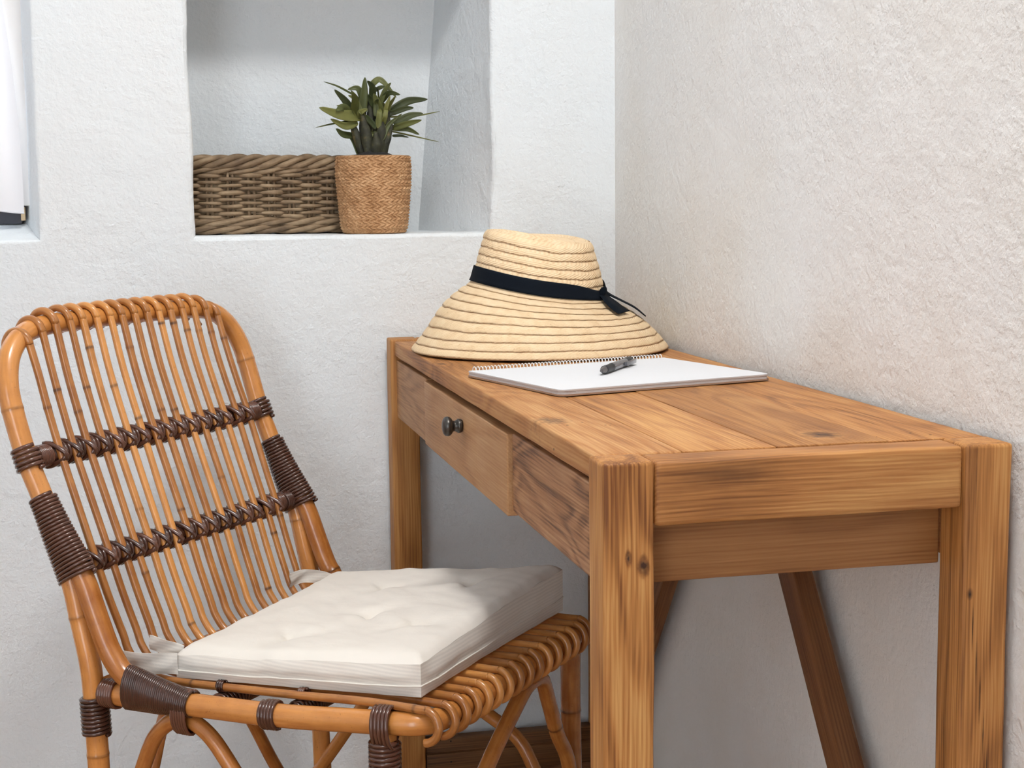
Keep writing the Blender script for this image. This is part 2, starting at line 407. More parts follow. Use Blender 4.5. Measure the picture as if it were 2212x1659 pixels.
def board(name, mat, parent, x0, x1, y0, y1, z0, z1, bev=.003, wob=.0006, cuts=8):
    """a hand-finished board: bevelled box, edges a little uneven"""
    bm = box_bm(x0, x1, y0, y1, z0, z1, bev, 3)
    L = max(x1-x0, y1-y0, z1-z0); ax = [x1-x0, y1-y0, z1-z0].index(L)
    lo = (x0, y0, z0)[ax]
    for i in range(1, cuts):
        no = V((0, 0, 0)); no[ax] = 1; co = V((0, 0, 0)); co[ax] = lo+L*i/cuts
        bmesh.ops.bisect_plane(bm, geom=list(bm.verts)+list(bm.edges)+list(bm.faces), plane_co=co, plane_no=no)
    for v in bm.verts:
        nv = noise.noise_vector(v.co*17+V((len(name), 3.1, x0*50)))
        for k in range(3):
            if k != ax: v.co[k] += nv[k]*wob
    return MB().bm(bm).build(name, mat, parent, smooth=True, sharp=40)

def empty(name, loc, rz=0.0, label=None, cat=None, group=None):
    o = bpy.data.objects.new(name, None); COL.objects.link(o); o.location = loc; o.rotation_euler = (0, 0, rz)
    o.empty_display_size = .05
    if label: o['label'] = label
    if cat: o['category'] = cat
    if group: o['group'] = group
    return o

def lathe(mb, prof, n=64, center=(0, 0), uvf=None):
    vs_, fs, uv = [], [], []
    for i, (r, z) in enumerate(prof):
        for k in range(n):
            a = 2*PI*k/n; vs_.append((center[0]+r*math.cos(a), center[1]+r*math.sin(a), z)); uv.append((k/n, i))
    for i in range(len(prof)-1):
        for k in range(n):
            fs.append((i*n+k, i*n+(k+1) % n, (i+1)*n+(k+1) % n, (i+1)*n+k))
    mb.add(vs_, fs, uv); return mb

# ------------------------------------------------------------------ the room
def struct(o, label=None):
    o['kind'] = 'structure'
    if label: o['label'] = label
    return o

NX0, NX1, NZ0, NZ1, ND = -0.7175, -0.2205, 0.9370, 1.45, 0.255    # niche
WX0, WX1, WZ0, WZ1, WDp = -1.80, -0.9625, 0.936, 2.05, 0.13        # window recess

def opening(mb, x0, x1, z0, z1, depth, dl, dr, db, dt, rr, wob, lean=0.0, back=True):
    """rounded plaster edge, splayed reveals and back of a recess in the back wall (room at y<0)"""
    def loop(px0, px1, pz0, pz1, nper=40):
        pts = []
        for (a, b) in (((px0, pz0), (px1, pz0)), ((px1, pz0), (px1, pz1)), ((px1, pz1), (px0, pz1)), ((px0, pz1), (px0, pz0))):
            for i in range(nper): pts.append((a[0]+(b[0]-a[0])*i/nper, a[1]+(b[1]-a[1])*i/nper))
        return pts
    rings = []
    for k in range(6):
        th = k/5*PI/2; e = rr*(1-math.sin(th)); y = rr*(1-math.cos(th))
        rings.append((loop(x0-e, x1+e, z0-e, z1+e), y, 0 if k == 0 else 1))
    for k in (1, 2, 3, 4, 5, 6):
        f = k/6; y = rr+(depth-rr)*f
        rings.append((loop(x0+dl*f, x1+dr*f, z0+db*f, z1+dt*f), y, 1 if k < 6 else .3))
    vs_, fs = [], []; n = len(rings[0][0])
    for lp, y, w in rings:
        for (x, z) in lp:
            p = V((x, y, z)); q = noise.noise_vector(p*9+V((3, 0, 1)))*wob*w+noise.noise_vector(p*40)*wob*.35*w
            x += lean*max(0, y-rr)/(depth-rr)*max(0, (x-x0)/(x1-x0))*max(0, (z-z0)/(z1-z0))
            vs_.append((x+q.x, y+(q.y if w == 1 else 0), z+q.z*.6))
    for i in range(len(rings)-1):
        for k in range(n):
            fs.append((i*n+k, i*n+(k+1) % n, (i+1)*n+(k+1) % n, (i+1)*n+k))
    mb.add(vs_, fs)
    if back:
        mb.add([(x0+dl-.02, depth, z0+db-.02), (x1+dr+.02, depth, z0+db-.02), (x1+dr+lean+.02, depth, z1+dt+.02), (x0+dl-.02, depth, z1+dt+.02)], [(0, 1, 2, 3)])
    return rr

def wall_back():
    mb = MB(); rr = .009
    opening(mb, NX0, NX1, NZ0, NZ1, ND, -.07, -.084, .000, .03, .009, .0035, .056)
    opening(mb, WX0, WX1, WZ0, WZ1, WDp, .05, -.036, .034, -.02, .007, .002, back=False)
    xs = [RX0-.1, WX0-.007, WX1+.007, NX0-.009, NX1+.009, 0.1]; zs = sorted([-.1, WZ0-.007, WZ1+.007, NZ0-.009, NZ1+.009, RZ+.1])
    for i in range(5):
        for j in range(5):
            cx, cz = (xs[i]+xs[i+1])/2, (zs[j]+zs[j+1])/2
            if xs[1] < cx < xs[2] and WZ0 < cz < WZ1: continue
            if xs[3] < cx < xs[4] and NZ0 < cz < NZ1: continue
            mb.add([(xs[i], 0, zs[j]), (xs[i+1], 0, zs[j]), (xs[i+1], 0, zs[j+1]), (xs[i], 0, zs[j+1])], [(0, 1, 2, 3)])
    o = mb.build('wall_back', M['plaster'], smooth=True, sharp=50); struct(o)
    # outer shell so that daylight only enters by the window
    sh = MB()
    y = ND+.06
    for (a, b, c, d) in ((RX0-.1, WX0-.03, -.1, RZ+.1), (WX1+.03, .1, -.1, RZ+.1), (WX0-.03, WX1+.03, -.1, WZ0-.03), (WX0-.03, WX1+.03, WZ1+.03, RZ+.1)):
        sh.bm(box_bm(a, b, y, y+.05, c, d, 0))
    for (a, b, c, d) in ((WX0-.05, WX0-.02, WZ0-.05, WZ1+.05), (WX1+.02, WX1+.05, WZ0-.05, WZ1+.05), (WX0-.05, WX1+.05, WZ0-.05, WZ0-.02), (WX0-.05, WX1+.05, WZ1+.02, WZ1+.05)):
        sh.bm(box_bm(a, b, .02, y, c, d, 0))
    struct(sh.build('wall_back_outer', M['plaster'], smooth=False))
wall_back()
def flat(name, mat, a, b, c, d):
    return struct(MB().add([a, b, c, d], [(0, 1, 2, 3)]).build(name, mat, smooth=False))
flat('wall_right', M['plaster_right'], (0, .1, -.1), (0, RY0-.1, -.1), (0, RY0-.1, RZ+.1), (0, .1, RZ+.1))
flat('wall_left', M['plaster'], (RX0, RY0-.1, -.1), (RX0, .1, -.1), (RX0, .1, RZ+.1), (RX0, RY0-.1, RZ+.1))
def wall_front():
    mb = MB(); x0, x1, z0, z1 = -2.55, -1.45, -.01, 2.1
    for (a, b, c, d) in ((RX0-.1, x0, -.1, RZ+.1), (x1, .1, -.1, RZ+.1), (x0, x1, -.1, z0), (x0, x1, z1, RZ+.1)):
        mb.bm(box_bm(a, b, RY0-.12, RY0, c, d, 0))
    struct(mb.build('wall_front', M['plaster'], smooth=False))
    w = empty('fill_door', ((x0+x1)/2, RY0-.08, z0)); struct(w)  # glazed door added out of view to brighten the back wall with sky light
    ox, oy, oz = w.location
    def B(nm, m, a):
        q = MB(); q.bm(box_bm(a[0]-ox, a[1]-ox, a[2]-oy, a[3]-oy, a[4]-oz, a[5]-oz, .003)); q.build(nm, M[m], w, sharp=40)
    for a in ((x0, x0+.06, z0, z1), (x1-.06, x1, z0, z1), (x0+.06, x1-.06, z0, z0+.12), (x0+.06, x1-.06, z1-.06, z1), (x0+.06, x1-.06, 1.0, 1.06)):
        B('fill_door_frame', 'paint', (a[0], a[1], RY0-.11, RY0-.06, a[2], a[3]))
    for a in ((z0+.12, 1.0), (1.06, z1-.06)): B('pane', 'glass', (x0+.06, x1-.06, RY0-.087, RY0-.083, *a))
wall_front()
flat('ceiling', M['paint'], (RX0-.1, RY0-.1, RZ), (RX0-.1, .1, RZ), (.1, .1, RZ), (.1, RY0-.1, RZ))
def floor():
    f = MB().bm(box_bm(RX0-.1, .1, RY0-.1, .1, -.12, -.012, 0)).build('floor', M['floor'], smooth=False); struct(f)
    k = 0; y = RY0
    me = None
    while y < 0:
        o = MB().bm(box_bm(RX0, 0, y+.0012, min(y+.145, 0)-.0012, -.012, 0, .002, 1)).build('plank', M['floor'], f, smooth=True, sharp=40)
        y += .145
floor()

def window():
    w = empty('window_1', ((WX0+WX1)/2, WDp, WZ0)); struct(w)
    ox, oy, oz = w.location
    def B(mb, x0, x1, y0, y1, z0, z1, b=.003): mb.bm(box_bm(x0-ox, x1-ox, y0-oy, y1-oy, z0-oz, z1-oz, b))
    x0, x1, z0, z1 = WX0+.05, WX1-.036, WZ0+.034, WZ1-.02
    fx = x1+.004
    for nm, a in (('frame_stile', (x0-.004, x0+.045, .085, .14, z0+.045, z1+.01)), ('frame_stile', (fx-.046, fx, .085, .14, z0+.045, z1+.01)),
                  ('frame_rail', (x0-.004, fx, .085, .14, z0-.01, z0+.0448)), ('frame_rail', (x0+.045, fx-.046, .085, .14, z1-.04, z1+.01)),
                  ('glazing_bar', ((x0+x1)/2-.02, (x0+x1)/2+.02, .09, .13, z0+.045, z1-.04))):
        mb = MB(); B(mb, *a); mb.build(nm, M['paint' if nm == 'frame_stile' else 'frame_dark'], w, sharp=40)
    mb = MB(); B(mb, fx-.030, fx+.020, .066, .084, z0+.020, z1, .003); mb.build('jamb_liner', M['paint'], w, sharp=40)
    xm = (x0+x1)/2
    for a in ((x0+.045, xm-.02), (xm+.02, fx-.046)):
        mb = MB(); B(mb, a[0], a[1], .110, .114, z0+.045, z1-.04, 0); mb.build('pane', M['glass'], w, smooth=False)
    mb = MB(); B(mb, fx-.001, fx+.006, .072, .0845, z0-.004, z0+.018, .001); mb.build('wooden_stop', plain('bare_wood_stop', (.55, .42, .26), .7), w)
window()

def curtain():
    c = empty('curtain', (-1.36, .05, .98), 0, 'sheer white curtain hanging in the window recess beside the plant niche', 'curtain')
    mb = MB(); nx, nz = 150, 40; x0, x1, zb, zt = WX0+.03, WX1-.012, .9835, 2.0
    vs_, fs = [], []
    for j in range(nz+1):
        t = j/nz; z = zb+(zt-zb)*t
        for i in range(nx+1):
            s = i/nx
            xr = x1-.014-.022*min(1, t/.35)**1.3+.004*math.sin(t*9)
            x = x0+(xr-x0)*s
            amp = .006+.016*min(1, t*1.6)
            y = .052+amp*math.sin(s*58+.8*math.sin(t*2.0+s*5))+.004*math.sin(s*17+t*6)
            y = min(y, .078)
            zz = z+(.0015*math.sin(s*30) - .005*(s > .93)*(s-.93)/.07 if j == 0 else 0)
            vs_.append((x-c.location.x, y-c.location.y, zz-c.location.z))
    for j in range(nz):
        for i in range(nx):
            a = j*(nx+1)+i; fs.append((a, a+1, a+nx+2, a+nx+1))
    mb.add(vs_, fs); mb.build('curtain_cloth', M['curtain'], c)
    h = MB(); hv = []
    for i in range(nx+1): hv.append(V(vs_[i])+V((0, -.0015, .001)))
    tube(h, hv, .0014, 6); h.build('hem', M['curtain'], c)
    r = MB(); tube(r, [(WX0+.01-c.location.x, 0.002, zt-c.location.z+.004), (WX1-.006-c.location.x, 0.002, zt-c.location.z+.004)], .006, 12); r.build('rod', M['frame_dark'], c)
curtain()

# ------------------------------------------------------------------ desk
DX0, DX1, DY0, DY1, DH = -0.4088, -0.0106, -1.30, -0.0149, 0.76
def desk():
    d = empty('desk', (0, 0, 0), 0, 'rustic oak desk with a knobbed drawer standing along the right wall', 'desk')
    A, B = .047, .0473                       # leg depth, leg width
    # legs
    board('leg', M['wood_zk'], d, DX0, DX0+B, DY0, DY0+A, 0, DH, .004, .0010, 12)
    board('leg', M['wood_zc'], d, DX1-B, DX1, DY0, DY0+A, 0, DH, .004, .0012, 12)
    board('leg', M['wood_z'], d, DX0, DX0+B, DY1-A, DY1, 0, DH+.003, .004, .0008, 10)
    board('leg', M['wood_z'], d, DX1-B, DX1, DY1-A, DY1, 0, DH, .004, .0008, 10)
    # end beams flush with the top
    board('end_beam', M['wood_x'], d, DX0+B+.0016, DX1-B-.0012, DY0+.003, DY0+A, .7005, DH-.001, .005, .0009, 10)
    board('end_beam', M['wood_x'], d, DX0+B+.001, DX1-B-.001, DY1-A, DY1-.002, .70, DH+.002, .004, .0006)
    # end skirts behind the beams
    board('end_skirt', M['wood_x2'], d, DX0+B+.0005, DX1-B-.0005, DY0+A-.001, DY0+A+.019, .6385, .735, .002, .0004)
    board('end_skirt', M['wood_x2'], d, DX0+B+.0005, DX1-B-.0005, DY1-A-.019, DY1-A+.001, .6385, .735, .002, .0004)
    # top planks
    xs = [DX0+.006, -0.318, -0.2265, -0.113, DX1-.002]
    ms = ['wood_y2', 'wood_y', 'wood_y3', 'wood_y']
    for i in range(4):
        m = M[ms[i]]
        board('top_plank', m, d, xs[i]+(.0003 if i else 0), xs[i+1]-.0003, DY0+A+.0008, DY1-A-.0012, .7355, DH-(.0005 if i % 2 else 0), .0035 if i in (0,) else .0012, .0007 if i == 0 else .0003, 16)
    # drawer side
    fx = DX0+.0095
    board('front_panel', M['wood_g'], d, fx, fx+.02, -.3485, DY1-A+.02, .6325, .7285, .002, .0004)
    board('front_panel', M['wood_gw'], d, fx+.0015, fx+.02, DY0+A-.001, -.9005, .6375, .7285, .003, .0005)
    dr = empty('drawer', (0, 0, 0)); dr.parent = d
    board('drawer_front', M['wood_g'], dr, fx-.004, fx+.016, -.897, -.3515, .6320, .7265, .0022, .0004)
    mb = MB()
    for a in ((fx+.016, fx+.34, -.885, -.875, .645, .72), (fx+.016, fx+.34, -.373, -.363, .645, .72), (fx+.33, fx+.34, -.875, -.373, .645, .72), (fx+.016, fx+.33, -.875, -.373, .645, .650)):
        mb.bm(box_bm(*a, bev=0))
    mb.build('drawer_box', M['wood_x2'], dr, smooth=False)
    KY, KZ = -.640, .7003
    kn = MB(); prof = [(0.0001, .0), (.0082, .0), (.0092, .0018), (.0094, .006), (.0078, .0085), (.0066, .0115), (.0075, .0145), (.0105, .0165), (.0125, .0195), (.0130, .0225), (.0122, .0262), (.0098, .0288), (.0055, .0303), (.0001, .0307)]
    pr = []
    for (a, b), (c_, e) in zip(prof, prof[1:]):
        for q in range(3): pr.append((a+(c_-a)*q/3, b+(e-b)*q/3))
    pr.append(prof[-1])
    lathe(kn, pr, 40)
    kn.v = [(fx-.005-z*.84, KY+x, KZ+y) for (x, y, z) in kn.v]
    kn.build('knob', M['bronze'], dr)
    # back rail, braces against the wall, low end boards
    board('back_rail', M['wood_y'], d, DX1-.028, DX1-.008, DY0+A+.019, DY1-A-.019, .6385, .735, .002, .0004)
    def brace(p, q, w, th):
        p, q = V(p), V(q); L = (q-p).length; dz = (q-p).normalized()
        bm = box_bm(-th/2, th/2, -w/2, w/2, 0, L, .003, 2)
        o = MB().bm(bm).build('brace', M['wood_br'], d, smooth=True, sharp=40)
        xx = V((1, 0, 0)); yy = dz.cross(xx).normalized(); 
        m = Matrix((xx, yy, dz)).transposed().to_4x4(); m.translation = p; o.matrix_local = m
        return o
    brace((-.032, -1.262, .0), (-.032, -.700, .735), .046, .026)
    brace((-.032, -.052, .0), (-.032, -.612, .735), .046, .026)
    o = MB().bm(box_bm(DX0+B+.002, DX1-B, DY1-A+.014, DY1-.004, .018, .0625, .004, 2))
    o.bm(box_bm(DX0+B+.002, DX1-B, DY1-A+.006, DY1-.004, .001, .0405, .003, 2))
    o.build('foot_rail', M['wood_dark'], d, sharp=40)
    return d
desk()

# ------------------------------------------------------------------ rattan chair: local x = forward, y = chair left (far side), z = up
CH = (-0.74654, -0.42654, 0.0); CRZ = math.radians(90-129.836)
def P(u, v, w): return V((v, u, w))
def backv(w):
    t = [(.0, .040), (.30, .034), (.41, .030), (.47, .018), (.53, .0), (.62, -.037), (.673, -.059), (.75, -.083), (.835, -.104)]
    for (a, b), (c, e) in zip(t, t[1:]):
        if a <= w <= c: return b+(e-b)*(w-a)/(c-a)
    return t[-1][1]

def coil(mb, center, turns, r_core, r_s, t0=0.0, sides=6, seg=18):
    """cane strand wound round a path; center(t)->(point, axisA, axisB) with the two section half-axes"""
    pts = []
    n = int(turns*seg)
    for i in range(n+1):
        t = i/n; c, a, b = center(t); th = 2*PI*turns*t+t0
        pts.append(c+a*math.cos(th)+b*math.sin(th))
    tube(mb, pts, r_s, sides)

def frame_of(p, q):
    T = (q-p).normalized(); ref = V((0, 0, 1)) if abs(T.z) < .9 else V((1, 0, 0))
    A = (ref-T*ref.dot(T)).normalized(); return T, A, T.cross(A)

def wrap(parent, path, r, turns, strand=.0022, name='binding', jit=.0):
    """binding of a single rod along a polyline path"""
    pts = [V(q) for q in path]
    L = [0.0]
    for a, b in zip(pts, pts[1:]): L.append(L[-1]+(b-a).length)
    def cen(t):
        s = t*L[-1]
        for i in range(len(pts)-1):
            if s <= L[i+1]+1e-9:
                f = (s-L[i])/max(1e-9, L[i+1]-L[i]); c = pts[i].lerp(pts[i+1], f)
                i0, i1 = max(0, i-1), min(len(pts)-1, i+2)
                T, A, B = frame_of(pts[i], pts[i+1])
                rr = r(t) if callable(r) else r
                if isinstance(rr, tuple): return c, A*(rr[0]+strand*.7), B*(rr[1]+strand*.7)
                return c, A*(rr+strand*.7), B*(rr+strand*.7)
        return pts[-1], A, B
    mb = MB(); coil(mb, cen, turns, 0, strand); return mb.build(name, M['bind'], parent)

def chair():
    c = empty('rattan_chair', CH, CRZ, 'honey coloured rattan chair with dark cane bindings, drawn up to the desk', 'chair')
    R = .0137
    # --- back frame with the rear legs
    side = lambda s: [P(s*.246, .042, .002), P(s*.2455, .037, .20), P(s*.245, .033, .33), P(s*.245, .029, .41), P(s*.245, .015, .475), P(s*.245, .001, .53), P(s*.245, -.036, .62), P(s*.2465, -.0595, .673), P(s*.247, -.081, .74)]
    arc = lambda s: [P(s*.242, -.0905, .775), P(s*.226, -.0985, .805), P(s*.196, -.1035, .8265), P(s*.15, -.106, .8345)]
    pts = side(-1)+arc(-1)+[P(-.07, -.107, .8365), P(0, -.107, .837), P(.07, -.107, .8365)]+arc(1)[::-1]+side(1)[::-1]
    path = crom(pts, 7)
    mb = MB(); tube(mb, path, R, 20, marks=[.30, .478, .752, .985, 1.36, 1.62, 1.90], node=.05, mw=.6); mb.build('back_frame', M['rattan'], c)
    # --- seat frame (side rails and front rail in one bend) and the two arms that run down on to it
    rail = lambda s: [P(s*.2435, .048, .3840), P(s*.2435, .10, .3845), P(s*.242, .137, .3850), P(s*.239, .211, .3865), P(s*.2345, .312, .389), P(s*.228, .40, .3945), P(s*.2235, .455, .398), P(s*.215, .487, .3995), P(s*.192, .501, .400), P(s*.15, .503, .400)]
    pts = crom(rail(-1)+[P(-.05, .505, .400), P(.05, .505, .400)]+rail(1)[::-1], 6)
    mb = MB(); tube(mb, pts, R+.0004, 20); mb.build('seat_frame', M['rattan'], c)
    for s in (-1, 1):
        pts = [P(s*.2446, -.013, .602), P(s*.2446, .004, .565), P(s*.2446, .0165, .538), P(s*.2446, .0265, .519), P(s*.2446, .0345, .499), P(s*.2446, .046, .47), P(s*.2445, .061, .437), P(s*.2445, .081, .4125), P(s*.2440, .106, .4005), P(s*.2430, .135, .3945), P(s*.2415, .168, .3895)]
        mb = MB(); tube(mb, crom(pts, 7), lambda t: (R+.0004)*min(1, .25+t/.22, .2+(1-t)/.2), 20, marks=[] if s < 0 else [.19]); mb.build('arm', M['rattan'], c)
    # --- front legs
    for s, u, v in ((-1, -.2265, .447), (1, .236, .470)):
        mb = MB(); tube(mb, crom([P(u, v, .388), P(u*1.0, v, .25), P(u*1.01, v+.004, .002)], 10), R+.0005, 18, marks=[.115, .26], node=.05); mb.build('leg', M['rattan'], c)
    # --- back rail and two cross bars under the seat
    mb = MB(); tube(mb, [P(-.24, .047, .392), P(0, .047, .392), P(.24, .047, .392)], .011, 14); br = mb.build('back_rail', M['rattan'], c)
    for v, w in ((.20, .3805), (.315, .3880)):
        mb = MB(); pth = [P(-.237, v, w), P(-.1, v, w), P(.1, v, w), P(.237, v, w)]; tube(mb, pth, .0095, 12); cb = mb.build('cross_bar', M['bind'], c)
        wrap(cb, [P(-.215, v, w), P(.215, v, w)], .0095, 70, .0022)
    # --- sixteen rods: looped over the top, down the back, along the seat and round the front rail
    ang = [PI*1.30, PI*1.12, PI*.92, PI*.70, PI*.48, PI*.26, PI*.08, -PI*.04]
    rr = .0051; Rt = R+rr-.0005
    rods = 16
    rnd = random.Random(11)
    for k in range(rods):
        f = k/(rods-1); j = rnd.uniform(-.0016, .0016)
        ut, u1, u2, ub, uf = -.205+.388*f+j, -.2025+.397*f+j, -.2075+.394*f-j, -.199+.384*f, -.2205+.420*f
        # local top rail position
        edge = max(0, abs(ut+.002)-.14)
        wt = .837-edge*edge*4.2-edge*.12; vt = -.107+edge*.055
        pts = []
        for i, a in enumerate(ang):
            sh = (-.009)*(1-i/7)
            pts.append(P(ut+sh, vt+Rt*math.cos(a), wt+Rt*math.sin(a)))
        fo = .0150
        for w, u in ((.775, ut*.8+u1*.2), (.73, ut*.42+u1*.58), (.675, u1), (.61, u1*.5+u2*.5), (.54, u2), (.49, u2*.55+ub*.45)):
            pts.append(P(u, backv(w)+fo, w))
        pts += [P(ub, .0415, .448), P(ub, .051, .425), P(ub*.99+uf*.01, .072, .405), P(ub*.9+uf*.1, .115, .3965), P(ub*.7+uf*.3, .22, .4015), P(ub*.4+uf*.6, .33, .4090), P(ub*.12+uf*.88, .42, .4165)]
        cv, cw = .504, .400
        dz = -.002 if f in (0,) else 0
        if k in (0, rods-1): cv -= .006
        for a in (PI*.60, PI*.42, PI*.22, 0, -PI*.20, -PI*.36, -PI*.48):
            pts.append(P(uf-.004*(PI*.62-a)/PI, cv+(R+rr)*math.cos(a), cw+(R+rr)*math.sin(a)))
        path = crom(pts, 5)
        tot = sum(((b-a).length for a, b in zip(path, path[1:])))
        mk = []; s = rnd.uniform(.08, .22)
        while s < tot-.05: mk.append(s); s += rnd.uniform(.22, .46)
        mb = MB(); tube(mb, path, rr*rnd.uniform(.93, 1.05), 10, marks=mk, node=.10); mb.build('rod', M['rod'], c)
    # --- two bound rungs across the back with a crossed lashing over every rod
    for w, ulo, uhi, u0, u1 in ((.673, -.2465, .2465, -.2025, .1945), (.5385, -.245, .245, -.2075, .1865)):
        v = backv(w)-.0005
        mb = MB(); tube(mb, [P(ulo, v, w), P(0, v, w), P(uhi, v, w)], .0116, 14); rg = mb.build('rung', M['bind'], c)
        wrap(rg, [P(ulo+.014, v, w), P(u0-.009, v, w)], .0116, 8, .0021)
        wrap(rg, [P(u1+.011, v, w), P(uhi-.014, v, w)], .0116, 8 if w > .6 else 10, .0021)
        du = (u1-u0)/15
        for k in range(16):
            u = u0+du*k
            mb = MB()
            for sgn in (1, -1):
                pts = []
                for i in range(13):
                    t = i/12; a = PI*(.62-1.24*t); bulge = math.exp(-((t-.5)/.17)**2)
                    rad = .0132+bulge*.0118+.0006*sgn
                    pts.append(P(u+sgn*(t-.5)*.0205, v+rad*math.cos(a)*1.0, w+.0150*math.sin(a)))
                tube(mb, pts, .0034, 8)
            # wound strands between this rod and the next
            if k < 15 and not (k % 7 == 6):
                n = 40; pts = []
                for i in range(n+1):
                    t = i/n; th = 2*PI*2.2*t; pts.append(P(u+.006+(du-.012)*t, v+.0132*math.cos(th), w+.0132*math.sin(th)))
                tube(mb, pts, .0029, 6)
            mb.build('lashing', M['bind'], rg)
    # --- bindings
    for s in (-1, 1):
        wrap(c, [P(s*.2465, -.0530, .659), P(s*.2465, -.0640, .687)], R, 5, .0029)
        top = (.626 if s < 0 else .628)
        def sect(t):
            k = max(0.0, (t-.12)/.88); return (R+.0008+.0125*k, R+.0008)
        pth = [P(s*.245, -.0388, top), P(s*.245, -.0150, .580), P(s*.2448, .0095, .536), P(s*.2448, .0140, .527)]
        wrap(c, pth, sect, 23, .0025)
        # strap running from the side binding on to the lower rung
        wrap(c, [P(s*.254, -.0005, .5385), P(s*.214, -.0005, .5385)], .0118, 13, .0022)
        wrap(c, [P(s*.245, .0318, .376), P(s*.245, .0338, .328)], R+.0005, 9, .0029)
        wrap(c, [P(s*.2435, .050, .384), P(s*.2435, .072, .3842)], R+.0006, 6, .0027)
    wrap(c, [P(-.244, .088, .3965), P(-.2428, .137, .3905), P(-.2405, .184, .3866)], lambda t: (R+.0125*max(0, 1-1.1*t)+.0004, R+.0006), 34, .0019)
    wrap(c, [P(-.2395, .161, .376), P(-.2390, .183, .3755)], (.026, R+.001), 6, .0022)       # holds the arch
    wrap(c, [P(-.2360, .287, .3882), P(-.2345, .306, .3890)], R+.0004, 4.5, .0026)
    wrap(c, [P(-.2290, .4395, .3930), P(-.2275, .4605, .3940)], (R+.009, R+.0018), 4.5, .0027)
    wrap(c, [P(-.2265, .447, .377), P(-.2267, .447, .338)], R+.0006, 7, .0032)
    wrap(c, [P(-.205, .318, .4082), P(-.205, .326, .4087)], .0048, 3, .0022)
    wrap(c, [P(-.203, .196, .4005), P(-.203, .206, .4010)], .0048, 3, .0022)
    wrap(c, [P(-.232, .318, .389), P(-.196, .318, .398)], .0035, 6, .0019)
    # --- bent cane arches under the seat
    def arch(pts, r=.0098, mk=()):
        mb = MB(); tube(mb, crom(pts, 6), r, 14, marks=mk, node=.05); mb.build('arch', M['rattan'], c)
    arch([P(-.236, .050, .105), P(-.236, .0605, .17), P(-.236, .0765, .235), P(-.236, .098, .291), P(-.236, .119, .334), P(-.236, .146, .3585), P(-.236, .172, .3635), P(-.236, .200, .352), P(-.236, .229, .322), P(-.235, .290, .24), P(-.233, .36, .16), P(-.230, .425, .10)], .0100)
    arch([P(.238, .028, .10), P(.238, .042, .12), P(.238, .085, .178), P(.238, .125, .236), P(.238, .158, .295), P(.238, .185, .345), P(.238, .215, .350), P(.238, .255, .305), P(.238, .315, .258), P(.238, .38, .2205), P(.238, .409, .178), P(.236, .445, .10)], .0098)
    arch([P(-.232, .036, .06), P(-.19, .036, .15), P(-.146, .036, .249), P(-.126, .036, .296), P(-.10, .037, .335), P(-.055, .038, .368), P(0, .038, .358), P(.040, .036, .295), P(.077, .036, .238), P(.13, .036, .154), P(.2, .036, .06)], .0092)
    arch([P(-.214, .46, .06), P(-.13, .474, .19), P(-.052, .482, .281), P(.02, .49, .345), P(.055, .492, .3655), P(.095, .492, .362), P(.128, .486, .322), P(.165, .482, .262), P(.205, .480, .205), P(.226, .476, .10)], .0105, mk=(.56,))
    return c
chair()

